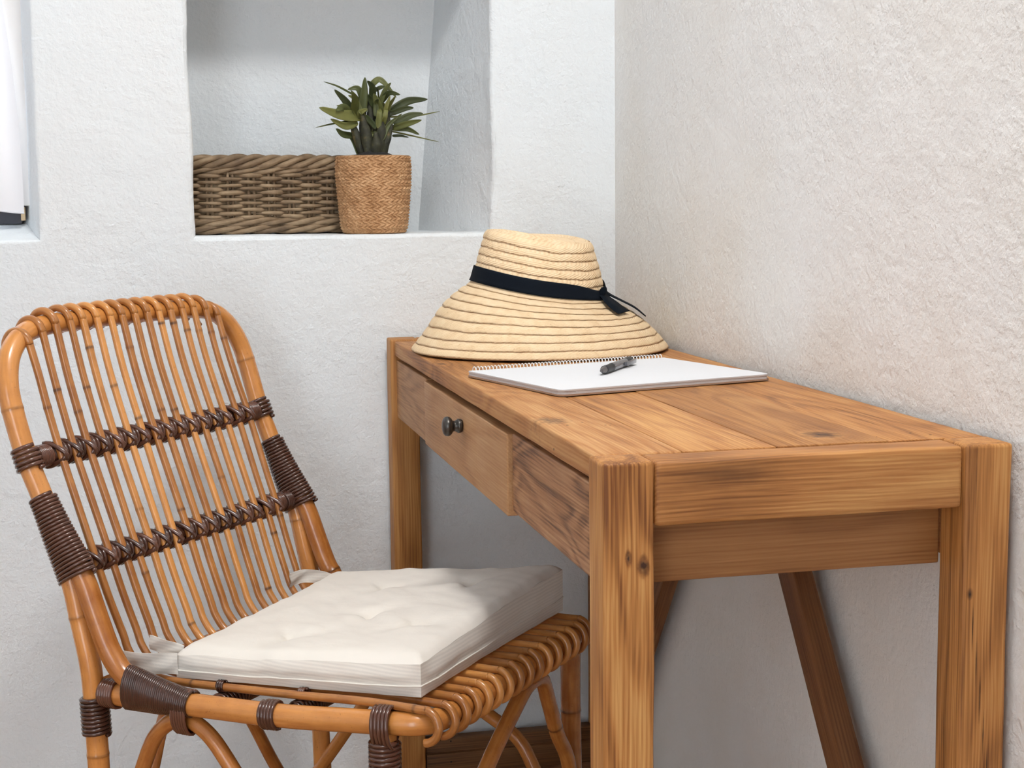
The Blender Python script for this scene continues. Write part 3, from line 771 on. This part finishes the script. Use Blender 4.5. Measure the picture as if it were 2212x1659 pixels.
def cushion():
    """square canvas seat pad with tufts, piped gusset and tie straps (chair axes)"""
    o = empty('seat_cushion', (0, 0, 0), 0, 'cream canvas seat cushion with tufted dimples and ties on the rattan chair', 'cushion')
    o.location = V(CH)+Matrix.Rotation(CRZ, 3, 'Z') @ P(0, .29, .41); o.rotation_euler = (0, 0, CRZ)
    O = P(0, .29, .41)
    cor = {(0, 0): (-.200, .127, .4375, .4012), (0, 1): (-.200, .481, .4700, .4245), (1, 1): (.207, .472, .4910, .4250), (1, 0): (.205, .098, .4450, .4020)}
    def bil(s, t, i): return sum(cor[(a, b)][i]*(s if a else 1-s)*(t if b else 1-t) for a in (0, 1) for b in (0, 1))
    tufts = [(-.021, .300), (.110, .245), (.131, .368), (-.125, .250), (-.060, .392)]
    def out(s, t):
        """rounded-square outline"""
        return s, t
    mb = MB(); n = 72
    vs_, fs, mk = [], [], []
    def pt(s, t, top):
        s2, t2 = s, t
        u, v = bil(s2, t2, 0), bil(s2, t2, 1)
        e = min(s, 1-s, t, 1-t)
        # edges bow in a little between the corners
        u += .006*math.sin(PI*t)*(1-2*s)*1.0*(-.2); v += .004*math.sin(PI*s)*(1-2*t)
        if top:
            w = bil(s2, t2, 2)
            w += .0050*(1-math.exp(-e*22))
            for (tu, tv) in tufts:
                dx, dy = u-tu, v-tv; d = math.hypot(dx, dy); a = math.atan2(dy, dx)
                star = .45+.75*abs(math.cos(a*1.5+tu*40))**3
                w -= .0105*math.exp(-(d/.012)**2)+.0095*math.exp(-(d/.055)**1.2)*star
            w += .0022*noise.noise(V((u*22, v*22, 1)))+.0012*noise.noise(V((u*55+v*30, v*24, 4)))
            w -= .0065*max(0, 1-e*26)**2
        else: w = bil(s2, t2, 3)
        return P(u, v, w)-O
    for j in range(n+1):
        for i in range(n+1): vs_.append(pt(i/n, j/n, True)); mk.append(0)
    for j in range(n):
        for i in range(n):
            a = j*(n+1)+i; fs.append((a, a+n+1, a+n+2, a+1))
    mb.add(vs_, fs, mark=mk)
    # gusset
    rim = [(i/n, 0) for i in range(n)]+[(1, i/n) for i in range(n)]+[(1-i/n, 1) for i in range(n)]+[(0, 1-i/n) for i in range(n)]
    m = len(rim); rows = 9; gv, gf, gm = [], [], []
    for k in range(rows+1):
        h = k/rows
        for (s, t) in rim:
            a, b = pt(s, t, True), pt(s, t, False); q = a.lerp(b, h)
            cx = q-P(0, .29, .43)+O
            dirn = V((q.x-(.005), q.y, 0)); 
            nx = V((0, -1, 0)) if t not in (0, 1) and s == 0 else V((0, 1, 0)) if t not in (0, 1) and s == 1 else V((-1, 0, 0)) if t == 0 else V((1, 0, 0))
            bow = .0050*math.sin(PI*h)*(1-.0)
            seam = -.0022*math.exp(-((h-.57)/.06)**2)
            wv = .0012*noise.noise(V((q.x*30, q.y*30, h*3)))
            edge = min(1, 12*min(abs((t if s in (0, 1) else s)), 1-abs((t if s in (0, 1) else s))))
            gv.append(q+nx*(bow+seam+wv)*edge); gm.append(1.0)
    for k in range(rows):
        for i in range(m):
            gf.append((k*m+i, k*m+(i+1) % m, (k+1)*m+(i+1) % m, (k+1)*m+i))
    gf.append(tuple(rows*m+i for i in range(m))[::-1])
    mb.add(gv, gf, mark=gm)
    body = mb.build('pad', M['canvas'], o, sharp=70)
    # piping
    pp = MB(); tube(pp, [gv[6*m+i] for i in range(m)], .0011, 6, closed=True); pp.build('seam_piping', M['canvas'], o)
    # tie straps, flat folded bands
    def strap(pts, h, th=.0012):
        pts = crom(pts, 8); b = MB(); vs2, fs2, mk2 = [], [], []
        N = len(pts); rows2 = 6
        for i, p in enumerate(pts):
            d = (pts[min(i+1, N-1)]-pts[max(i-1, 0)]).normalized(); nn = d.cross(V((0, 0, 1))).normalized()
            for side in (1, -1):
                for k in range(rows2+1):
                    z = (k/rows2-.5)*h; buck = .0012*math.sin(k*1.1+i*.35)
                    vs2.append(p+V((0, 0, z))+nn*(side*th/2+buck)); mk2.append(1)
        W = 2*(rows2+1)
        for i in range(N-1):
            for k in range(rows2):
                a = i*W+k; fs2.append((a, a+1, a+W+1, a+W))
                a = i*W+rows2+1+k; fs2.append((a, a+W, a+W+1, a+1))
            for k in (0, rows2):
                a, c2 = i*W+k, i*W+rows2+1+k; fs2.append((a, a+W, c2+W, c2) if k == 0 else (a, c2, c2+W, a+W))
        b.add(vs2, fs2, mark=mk2); b.build('tie', M['canvas'], o, sharp=60)
    q = lambda u, v, w: P(u, v, w)-O
    strap([q(-.2015, .131, .4195), q(-.2065, .112, .4190), q(-.2100, .075, .4155), q(-.2110, .040, .4150), q(-.209, .026, .415), q(-.200, .020, .415)], .027)
    strap([q(-.190, .132, .4300), q(-.187, .110, .4320), q(-.183, .088, .4330), q(-.179, .068, .4335)], .019)
    strap([q(.196, .102, .430), q(.196, .075, .434), q(.185, .055, .436), q(.150, .056, .437)], .020)
    return o
cushion()

# ------------------------------------------------------------------ straw hat: local x = to the right as one sits, y = toward the corner
def hat():
    o = empty('straw_hat', (-.2085, -.2800, DH), math.radians(-14.2), 'wide brimmed braided straw hat with a navy ribbon lying on the desk', 'hat')
    ctl = [(.1975, .0035), (.1925, .010), (.1765, .029), (.1500, .0585), (.1215, .0790), (.1085, .0868), (.1020, .0935), (.0985, .1030), (.0955, .1160), (.0915, .1330), (.0860, .151), (.0820, .165), (.0785, .1730)]
    cur = [V((a, 0, b)) for a, b in ctl]; cur = crom(cur, 12)
    L = [0.0]
    for a, b in zip(cur, cur[1:]): L.append(L[-1]+(b-a).length)
    def at(s):
        s = min(max(s, 0), L[-1])
        for i in range(len(cur)-1):
            if s <= L[i+1]+1e-9:
                f = (s-L[i])/(L[i+1]-L[i]); p = cur[i].lerp(cur[i+1], f); T = (cur[i+1]-cur[i]).normalized(); return p, V((T.z, 0, -T.x))
        return cur[-1], V((1, 0, 0))
    def tilt(x, y, z):
        k = min(1, max(0, (z-.02)/.085)); k = k*k*(3-2*k)
        kk = .125*k
        return (x, y, z-kk*x+.004*k*math.sin(math.atan2(y, x)*2+1))
    n = 160
    def s_at(z):
        for i in range(len(cur)-1):
            if cur[i].z <= z <= cur[i+1].z: return L[i]+(L[i+1]-L[i])*(z-cur[i].z)/(cur[i+1].z-cur[i].z)
    split = s_at(.0985)         # arc length where the crown starts
    def rows(mb, s0, s1, cnt, base):
        for r in range(cnt):
            a, b = s0+(s1-s0)*r/cnt, s0+(s1-s0)*(r+1)/cnt
            vs_, fs, uv = [], [], []
            m = 7
            for i in range(m):
                f = i/(m-1)
                for k in range(n+1):
                    th = 2*PI*k/n
                    wob = .0016*noise.noise(V((math.cos(th)*3.2, math.sin(th)*3.2, (r+base)*1.7)))+.0014*noise.noise(V((math.cos(th)*16, math.sin(th)*14, (r+base)*3.1)))
                    low = (r == 0 and base == 0)
                    s = a-(0 if low else .0024)*(1-f)+(b-a)*f+wob*(0 if (low and f == 0) else 1)
                    p, N = at(s); 
                    off = .0019*(1-f)**.8+.0010*math.sin(PI*min(1, f*1.05))
                    q = p+N*off
                    x, y, z = tilt(q.x*math.cos(th), q.x*math.sin(th), q.z)
                    vs_.append((x, y, max(z, .0006))); uv.append((k/n*2*PI*p.x/.0075, min(.999, max(.001, f))+r+base))
            for i in range(m-1):
                for k in range(n): fs.append((i*(n+1)+k, i*(n+1)+k+1, (i+1)*(n+1)+k+1, (i+1)*(n+1)+k))
            # tuck the lower edge under
            p0 = len(vs_)
            for k in range(n+1):
                th = 2*PI*k/n; p, N = at(a); q = p-N*.0012
                x, y, z = tilt(q.x*math.cos(th), q.x*math.sin(th), q.z); vs_.append((x, y, max(z, .0004))); uv.append((0, r+base+.01))
            for k in range(n): fs.append((p0+k, p0+k+1, k+1, k))
            mb.add(vs_, fs, uv)
    brim = MB(); rows(brim, 0.0, split, 9, 0); brim.build('brim', M['straw'], o)
    cr = MB(); rows(cr, split, L[-1], 6, 20)
    # dished top of the crown
    vs_, fs, uv = [], [], []
    prof = [(.0792, .1700), (.0765, .1764), (.067, .1772), (.055, .1725), (.040, .1685), (.020, .1665), (.001, .166)]
    for i, (r, z) in enumerate(prof):
        for k in range(n):
            th = 2*PI*k/n
            zz = z-(.004*math.cos(th*2+.3) if 1 <= i <= 3 else 0)
            vs_.append(tilt(r*math.cos(th), r*math.sin(th), zz)); uv.append((k/n*60, 40+i*.7))
    for i in range(len(prof)-1):
        for k in range(n): fs.append((i*n+k, i*n+(k+1) % n, (i+1)*n+(k+1) % n, (i+1)*n+k))
    cr.add(vs_, fs, uv); cr.build('crown', M['straw'], o)
    # ribbon
    rb = MB(); vs_, fs = [], []
    s0, s1 = s_at(.0900), s_at(.1150); m = 6
    for i in range(m):
        for k in range(n):
            th = 2*PI*k/n; d = (th+PI/180*25+PI) % (2*PI)-PI       # angle from the knot
            pin = math.exp(-(d/.42)**2)
            a, b = s0+.0005-.004*pin, s1-.012*pin
            s = a+(b-a)*i/(m-1); p, N = at(s); q = p+N*(.0040+.0006*math.sin(PI*i/(m-1)))
            vs_.append(tilt(q.x*math.cos(th), q.x*math.sin(th), q.z))
    for i in range(m-1):
        for k in range(n): fs.append((i*n+k, i*n+(k+1) % n, (i+1)*n+(k+1) % n, (i+1)*n+k))
    rb.add(vs_, fs); r_ = rb.build('ribbon', M['ribbon'], o)
    md = r_.modifiers.new('thick', 'SOLIDIFY'); md.thickness = .0008; md.offset = 1
    kth = math.radians(-25)
    ds = s0-.1225
    def surf(th, s, off):
        s = s+ds
        p, N = at(s); q = p+N*off; return V(tilt(q.x*math.cos(th), q.x*math.sin(th), q.z))
    kb = MB()
    c = surf(kth, 0.1335, .0065); bm = bmesh.new(); bmesh.ops.create_uvsphere(bm, u_segments=20, v_segments=14, radius=1)
    for v in bm.verts:
        x, y, z = v.co; v.co = V((x*.0055, y*.0085, z*.0105))
    bmesh.ops.rotate(bm, verts=bm.verts, cent=(0, 0, 0), matrix=Matrix.Rotation(kth, 3, 'Z') @ Matrix.Rotation(.5, 3, 'Y'))
    bmesh.ops.translate(bm, verts=bm.verts, vec=c)
    kb.bm(bm).build('ribbon_knot', M['ribbon'], o)
    def tail(rows_):
        """rows_: list of (left point, right point)"""
        A = crom([a for a, b in rows_], 6); B = crom([b for a, b in rows_], 6); t = MB(); vs_, fs = [], []
        for a, b in zip(A, B): vs_ += [a, a.lerp(b, .5), b]
        for i in range(len(A)-1):
            for k in (0, 1): fs.append((i*3+k, i*3+k+1, i*3+k+4, i*3+k+3))
        t.add(vs_, fs); q = t.build('ribbon_tail', M['ribbon'], o); md = q.modifiers.new('thick', 'SOLIDIFY'); md.thickness = .0008; md.offset = 0
    tail([(surf(kth-.12, .128, .007), surf(kth+.14, .136, .0065)), (surf(kth-.16, .116, .0095), surf(kth+.12, .121, .009)), (surf(kth-.22, .104, .010), surf(kth+.08, .106, .010)), (surf(kth-.22, .088, .0085), surf(kth+.07, .089, .0095)), (surf(kth-.21, .077, .0080), surf(kth+.06, .079, .010))])
    tail([(surf(kth+.06, .142, .004), surf(kth+.17, .137, .0055)), (surf(kth+.12, .126, .009), surf(kth+.34, .122, .009)), (surf(kth+.20, .104, .011), surf(kth+.42, .102, .0105)), (surf(kth+.26, .080, .0125), surf(kth+.44, .079, .0125)), (surf(kth+.28, .058, .011), surf(kth+.45, .057, .010))])
hat()

# ------------------------------------------------------------------ sketchbook and pen
NB = (-.2100, -.6930, DH+.0007); NBR = .258
def sketchbook():
    o = empty('sketchbook', NB, NBR, 'white spiral bound sketchbook lying open on the desk in front of the straw hat', 'notebook')
    w, h = .3085, .2440
    def sheet(mb, z0, z1, ins, cr=.010, wave=0.0):
        pts = []
        for (cx, cy, a0) in ((w/2-ins, h/2, 0), (-w/2+ins, h/2, 90), (-w/2+ins, -h/2+ins, 180), (w/2-ins, -h/2+ins, 270)):
            sx, sy = (1 if cx > 0 else -1), (1 if cy > 0 else -1); r = cr if sy < 0 else .002
            for k in range(6):
                a = math.radians(a0+90*k/5); pts.append((cx-sx*r+r*math.cos(a), cy-sy*r+r*math.sin(a)))
        n = len(pts); vs_ = [(x, y, z1+wave) for x, y in pts]+[(x, y, z0) for x, y in pts]
        fs = [tuple(range(n)), tuple(range(2*n-1, n-1, -1))]+[(i, n+i, n+(i+1) % n, (i+1) % n) for i in range(n)]
        mb.add(vs_, fs)
    mb = MB(); sheet(mb, .0002, .0022, 0); mb.build('back_cover', M['card'], o, smooth=False)
    rnd = random.Random(3)
    mb = MB(); z = .0023
    for k in range(7):
        sheet(mb, z, z+.00062, .0006+rnd.uniform(0, .0016)); z += .00075
    mb.build('pages', M['paper_edge'], o, smooth=False)
    mb = MB(); sheet(mb, z, z+.0005, .0010); mb.build('top_page', M['paper'], o, smooth=False)
    ztop = z+.0005
    # coil rings share one mesh
    n = 58; me = None
    for k in range(n):
        x = -w/2+.009+(w-.018)*k/(n-1)
        if me is None:
            rb = MB(); pts = [V((.0011*math.sin(a*.5), .0044*math.cos(a), .0062+.0058*math.sin(a))) for a in [2*PI*i/20 for i in range(20)]]
            tube(rb, pts, .00068, 6, closed=True); r = rb.build('coil_ring', M['coil'], o); me = r.data
        else:
            r = bpy.data.objects.new('coil_ring', me); COL.objects.link(r); r.parent = o
        r.location = (x, h/2-.0008, .0008)
    return ztop
ZT = sketchbook()

def pen():
    a, b = V((-.2405, -.7240, 0)), V((-.1640, -.6080, 0)); d = (b-a); L = .142; ang = math.atan2(d.y, d.x)
    o = empty('ballpoint_pen', (a.x, a.y, DH+.0007+ZT+.0002), ang, 'black clicker ballpoint pen with rubber grip resting on the white sketchbook page', 'pen')
    R = .0058
    def lx(name, prof, mat):
        mb = MB(); lathe(mb, prof, 24); mb.v = [(z, x, y+R) for (x, y, z) in mb.v]; return mb.build(name, M[mat], o, sharp=50)
    lx('point', [(.0001, .0), (.0011, .0004), (.0013, .003), (.0026, .0035), (.0043, .013), (.0047, .014)], 'pen_tip')
    lx('grip', [(.0046, .014), (.0054, .0145), (.0056, .02), (.0050, .03), (.0054, .042), (.0057, .046), (.0054, .0475)], 'pen_black')
    lx('barrel', [(.0053, .0475), (.0055, .049), (.0055, .105), (.0056, .107)], 'pen_grey')
    lx('cap', [(.0056, .107), (.0058, .109), (.0058, .131), (.0050, .1335), (.0034, .1338)], 'pen_black')
    lx('button', [(.0032, .1335), (.0032, .1405), (.0026, .142), (.0001, .1421)], 'pen_black')
    mb = MB(); mb.bm(box_bm(.090, .134, -.0090, -.0072, R-.0030, R+.0030, .0007, 2)); mb.bm(box_bm(.122, .134, -.0080, -.0030, R-.0026, R+.0026, .0006, 1)); mb.bm(box_bm(.090, .0945, -.0076, -.0050, R-.0026, R+.0026, .0006, 1))
    mb.build('clip', M['pen_grey'], o, sharp=40)
pen()

# ------------------------------------------------------------------ niche: plant in a jute pot, wicker basket
PC = (-.4140, .0600)
def potted_plant():
    o = empty('potted_plant', (PC[0], PC[1], NZ0), 0, 'strappy dark green houseplant in a woven jute pot standing in the wall niche', 'plant')
    # rope-covered pot
    mb = MB(); n = 300; rows = 25; per = 8; H = .1305; vs_, fs = [], []
    def rad(z):
        f = z/H; return .0545+.0095*min(1, f*1.35)**.7-.0010*max(0, f-.85)/.15-.0030*max(0, 1-f*14)
    N = rows*per
    for i in range(N+1):
        z = H*i/N; ph = i/per
        for k in range(n):
            th = 2*PI*k/n; row = math.floor(ph+.25*math.sin(th*3)*0)
            a = abs(math.sin(PI*ph)); lay = (int(ph) % 2)
            irr = .0004*noise.noise(V((math.cos(th)*4, math.sin(th)*4, int(ph)*2.3)))
            strand = math.sin(th*38*(1+0.0*lay)+(ph-int(ph))*4.2*(1 if lay else -1)+int(ph)*1.7+2.6*noise.noise(V((math.cos(th)*3, math.sin(th)*3, int(ph)*1.9))))
            r = rad(z)+.0007*a**.8+.0013*strand*a+irr+.0011*noise.noise(V((math.cos(th)*9, math.sin(th)*9, ph*1.3)))
            vs_.append((r*math.cos(th), r*math.sin(th), z))
    for i in range(N):
        for k in range(n): fs.append((i*n+k, i*n+(k+1) % n, (i+1)*n+(k+1) % n, (i+1)*n+k))
    mb.add(vs_, fs)
    lathe(mb, [(rad(H)+.0005, H), (rad(H)-.001, H+.0008), (rad(H)-.0035, H), (rad(H)-.0045, H-.012), (.05, H-.03)], 100)
    mb.add([(.050*math.cos(2*PI*k/60), .05*math.sin(2*PI*k/60), .0002) for k in range(60)], [tuple(range(60))[::-1]])
    mb.build('woven_pot', M['jute'], o)
    # soil plug
    mb = MB(); bm = bmesh.new(); bmesh.ops.create_icosphere(bm, subdivisions=4, radius=1)
    for v in bm.verts:
        q = v.co.copy(); s = 1+.10*noise.noise(q*4)+.05*noise.noise(q*11); v.co = V((q.x*.046*s, q.y*.046*s, .118+q.z*.021*s))
    mb.bm(bm).build('soil', M['soil'], o)
    rnd = random.Random(5)
    def L(q): return V((q[0]-PC[0], q[1]-PC[1], q[2]-NZ0))
    # thick stems (pseudobulbs)
    for (a, b, r0) in (((-.436, .072, 1.060), (-.449, .070, 1.128), .0075), ((-.426, .060, 1.060), (-.431, .058, 1.138), .0080), ((-.413, .075, 1.060), (-.416, .076, 1.165), .0085), ((-.414, .055, 1.060), (-.410, .048, 1.108), .0080),
                       ((-.402, .062, 1.060), (-.396, .060, 1.140), .0080), ((-.394, .075, 1.060), (-.384, .074, 1.145), .0085), ((-.389, .064, 1.060), (-.379, .062, 1.122), .0070), ((-.424, .085, 1.060), (-.428, .088, 1.150), .0070), ((-.402, .090, 1.060), (-.398, .092, 1.155), .0070)):
        a = (a[0]*.55-.412*.45, a[1], a[2]); a, b = L(a), L(b); m = a.lerp(b, .5)+V((-(b.x-a.x)*.0, 0, 0))+V((rnd.uniform(-.003, .003), 0, 0)); mb = MB()
        path = crom([a-V((0, 0, .02)), a, m, b], 8)
        tube(mb, path, lambda t, r0=r0: r0*(.75+.5*math.sin(PI*min(1, t*.9+.08)))*(1-.5*max(0, t-.7)/.3), 10)
        mb.v = [tuple(V(q)+noise.noise_vector(V(q)*90)*.0012) for q in mb.v]
        mb.build('stem', M['stem'], o)
    leaves = [
    ((-0.437, 0.067, 1.136), (-0.469, 0.052, 1.137), (-0.506, 0.036, 1.148), .0170), ((-0.444, 0.065, 1.124), (-0.461, 0.057, 1.119), (-0.486, 0.049, 1.130), .0125),
    ((-0.447, 0.069, 1.128), (-0.462, 0.057, 1.149), (-0.477, 0.045, 1.143), .0143), ((-0.449, 0.066, 1.147), (-0.460, 0.059, 1.162), (-0.478, 0.052, 1.179), .0116),
    ((-0.444, 0.065, 1.141), (-0.444, 0.046, 1.161), (-0.451, 0.028, 1.174), .0125), ((-0.429, 0.069, 1.149), (-0.426, 0.067, 1.173), (-0.424, 0.065, 1.201), .0129),
    ((-0.426, 0.075, 1.158), (-0.435, 0.073, 1.182), (-0.453, 0.072, 1.181), .0099), ((-0.418, 0.074, 1.149), (-0.418, 0.080, 1.167), (-0.430, 0.086, 1.184), .0108),
    ((-0.407, 0.073, 1.152), (-0.415, 0.069, 1.164), (-0.420, 0.064, 1.171), .0108), ((-0.398, 0.067, 1.145), (-0.405, 0.061, 1.159), (-0.411, 0.056, 1.173), .0125),
    ((-0.411, 0.070, 1.171), (-0.413, 0.061, 1.185), (-0.422, 0.052, 1.194), .0108), ((-0.411, 0.067, 1.190), (-0.397, 0.063, 1.196), (-0.372, 0.058, 1.167), .0099),
    ((-0.401, 0.066, 1.161), (-0.405, 0.050, 1.179), (-0.414, 0.033, 1.184), .0025), ((-0.398, 0.065, 1.159), (-0.391, 0.057, 1.179), (-0.382, 0.050, 1.191), .0081),
    ((-0.394, 0.067, 1.164), (-0.385, 0.051, 1.174), (-0.369, 0.035, 1.170), .0090), ((-0.408, 0.075, 1.179), (-0.394, 0.084, 1.186), (-0.386, 0.092, 1.187), .0063),
    ((-0.383, 0.074, 1.145), (-0.384, 0.070, 1.157), (-0.382, 0.067, 1.169), .0063), ((-0.379, 0.074, 1.144), (-0.349, 0.080, 1.162), (-0.313, 0.086, 1.166), .0134),
    ((-0.377, 0.074, 1.142), (-0.356, 0.070, 1.149), (-0.341, 0.066, 1.150), .0090), ((-0.369, 0.066, 1.126), (-0.349, 0.060, 1.136), (-0.327, 0.054, 1.140), .0116),
    ((-0.373, 0.068, 1.117), (-0.352, 0.054, 1.123), (-0.332, 0.040, 1.128), .0099), ((-0.371, 0.071, 1.115), (-0.350, 0.074, 1.114), (-0.330, 0.077, 1.105), .0081),
    ((-0.372, 0.073, 1.135), (-0.339, 0.067, 1.136), (-0.296, 0.062, 1.144), .0029), ((-0.372, 0.074, 1.109), (-0.346, 0.081, 1.104), (-0.294, 0.088, 1.093), .0025),
    ((-0.374, 0.075, 1.103), (-0.364, 0.072, 1.103), (-0.350, 0.070, 1.100), .0045), ((-0.447, 0.065, 1.173), (-0.472, 0.057, 1.185), (-0.496, 0.049, 1.192), .0030),
    ((-0.454, 0.071, 1.128), (-0.485, 0.063, 1.122), (-0.511, 0.056, 1.116), .0026), ((-0.438, 0.072, 1.072), (-0.451, 0.075, 1.102), (-0.474, 0.079, 1.114), .0050),
    ((-0.451, 0.070, 1.103), (-0.465, 0.060, 1.105), (-0.477, 0.050, 1.114), .0108), ((-0.420, 0.066, 1.103), (-0.408, 0.060, 1.106), (-0.395, 0.053, 1.109), .0081),
    ((-0.422, 0.070, 1.133), (-0.413, 0.059, 1.122), (-0.410, 0.049, 1.113), .0090), ((-0.430, 0.065, 1.136), (-0.434, 0.057, 1.141), (-0.423, 0.049, 1.147), .0108),
    ((-0.395, 0.075, 1.139), (-0.393, 0.074, 1.152), (-0.398, 0.073, 1.163), .0108), ((-0.437, 0.074, 1.163), (-0.435, 0.082, 1.146), (-0.430, 0.089, 1.143), .0054)]
    for q in range(14):
        x0 = rnd.uniform(-.436, -.392); z0 = rnd.uniform(1.10, 1.145); dx = (x0+.414)*rnd.uniform(.3, 1.0)+rnd.uniform(-.012, .012)
        y0 = rnd.uniform(.05, .082); leaves.append(((x0, y0, z0), (x0+dx*.5, y0+rnd.uniform(-.01, .01), z0+rnd.uniform(.012, .02)), (x0+dx*1.3, y0+rnd.uniform(-.02, .02), z0+rnd.uniform(.018, .036)), rnd.uniform(.007, .011)))
    view = V((.14, 1, 0)).normalized()
    for (a, m, b, w) in leaves:
        a, m, b = L(a), L(m), L(b); base = a+(a-m)*.35
        path = crom([base, a, m, b], 7); mb = MB(); vs_, fs = [], []
        n = len(path)
        tw = rnd.uniform(-.3, .3)
        for i, p in enumerate(path):
            t = i/(n-1); T = (path[min(i+1, n-1)]-path[max(i-1, 0)]).normalized()
            nn = (view-T*view.dot(T)).normalized(); nn = Matrix.Rotation(tw, 3, T) @ nn
            sd = T.cross(nn)
            hw = w*.56*(math.sin(PI*min(1, t*.86+.10))**.75)*(1 if t < .97 else .3)
            if i == n-1: hw = w*.04
            vs_ += [p-sd*hw-nn*hw*.28, p-sd*hw*.5-nn*hw*.05, p+nn*.0004, p+sd*hw*.5-nn*hw*.05, p+sd*hw-nn*hw*.28]
        for i in range(n-1):
            for k in range(4): fs.append((i*5+k, i*5+k+1, i*5+k+6, i*5+k+5))
        mb.add(vs_, fs); lf = mb.build('leaf', M['leaf'], o); md = lf.modifiers.new('thick', 'SOLIDIFY'); md.thickness = .0007; md.offset = 0
potted_plant()

def basket():
    BC = (-.565, .150); rz = math.radians(12)
    o = empty('wicker_basket', (BC[0], BC[1], NZ0), rz, 'grey brown willow basket with a braided rim beside the plant in the niche', 'basket')
    a, b, ex = .178, .062, 3.0
    def outl(th, grow=0.0):
        c, s = math.cos(th), math.sin(th)
        return V(((a+grow)*math.copysign(abs(c)**(2/ex), c), (b+grow)*math.copysign(abs(s)**(2/ex), s), 0))
    # arc-length table
    K = 1200; tb = [outl(2*PI*i/K) for i in range(K+1)]; L = [0.0]
    for p, q in zip(tb, tb[1:]): L.append(L[-1]+(q-p).length)
    per = L[-1]
    import bisect
    def at(s):
        s %= per; i = min(K-1, bisect.bisect_right(L, s)-1); f = (s-L[i])/(L[i+1]-L[i]); p = tb[i].lerp(tb[i+1], f)
        T = (tb[(i+6) % K]-tb[(i-6) % K]).normalized(); return p, V((T.y, -T.x, 0))
    H = .128; ns = 24; sp = per/ns
    rnd = random.Random(9)
    for k in range(ns):
        for e in (-.0042, .0042):
            p, N = at(k*sp+e); mb = MB()
            tube(mb, [p+V((0, 0, .004)), p+V((rnd.uniform(-.001, .001), 0, H*.5)), p+V((0, 0, H-.008))], .0028, 7); mb.build('stake', M['wicker'], o)
    rows = 13; z0 = .0305; dz = .0058
    for r in range(rows):
        pts = []; n = ns*14; rr = rnd.uniform(.0031, .0037)
        for i in range(n):
            s = per*i/n; p, N = at(s); w = math.cos(PI*s/sp+PI*(r % 2))
            w = math.copysign(abs(w)**.7, w)
            z = z0+dz*r+.0016*noise.noise(V((p.x*26, p.y*26, r*3.7)))
            pts.append(p+N*(.0060*w)+V((0, 0, z)))
        mb = MB(); tube(mb, pts, lambda t, rr=rr, r=r: rr*(1+.16*math.sin(t*60+r*2)), 8, closed=True); mb.build('weaver', M['wicker'], o)
    def braid(z, R, nst, pitch, rr, name, sq=1.0, grow=0.0):
        for q in range(nst):
            pts = []; n = 420
            turns = round(per/pitch)
            for i in range(n):
                s = per*i/n; p, N = at(s); ph = 2*PI*(turns*i/n+q/nst)
                pts.append(p+N*(grow+R*math.cos(ph))+V((0, 0, z+R*sq*math.sin(ph)+.0012*noise.noise(V((p.x*20, p.y*20, q))))))
            mb = MB(); tube(mb, pts, lambda t, q=q: rr*(1+.12*math.sin(t*40+q*2)), 9, closed=True); mb.build(name, M['wicker'], o)
    braid(.1225, .0080, 4, .125, .0057, 'rim_strand', .95)
    braid(.1090, .0050, 3, .120, .0040, 'upper_strand', .9)
    braid(.0215, .0050, 3, .150, .0042, 'lower_strand', .9)
    braid(.0092, .0052, 3, .150, .0040, 'foot_strand', .85)
    mb = MB(); vs_ = [outl(2*PI*i/60, -.004)+V((0, 0, .010)) for i in range(60)]; mb.add(vs_+[q+V((0, 0, .003)) for q in vs_], [tuple(range(60))[::-1], tuple(range(60, 120))]+[(i, (i+1) % 60, 60+(i+1) % 60, 60+i) for i in range(60)])
    mb.build('base', M['wicker'], o, smooth=False)
basket()
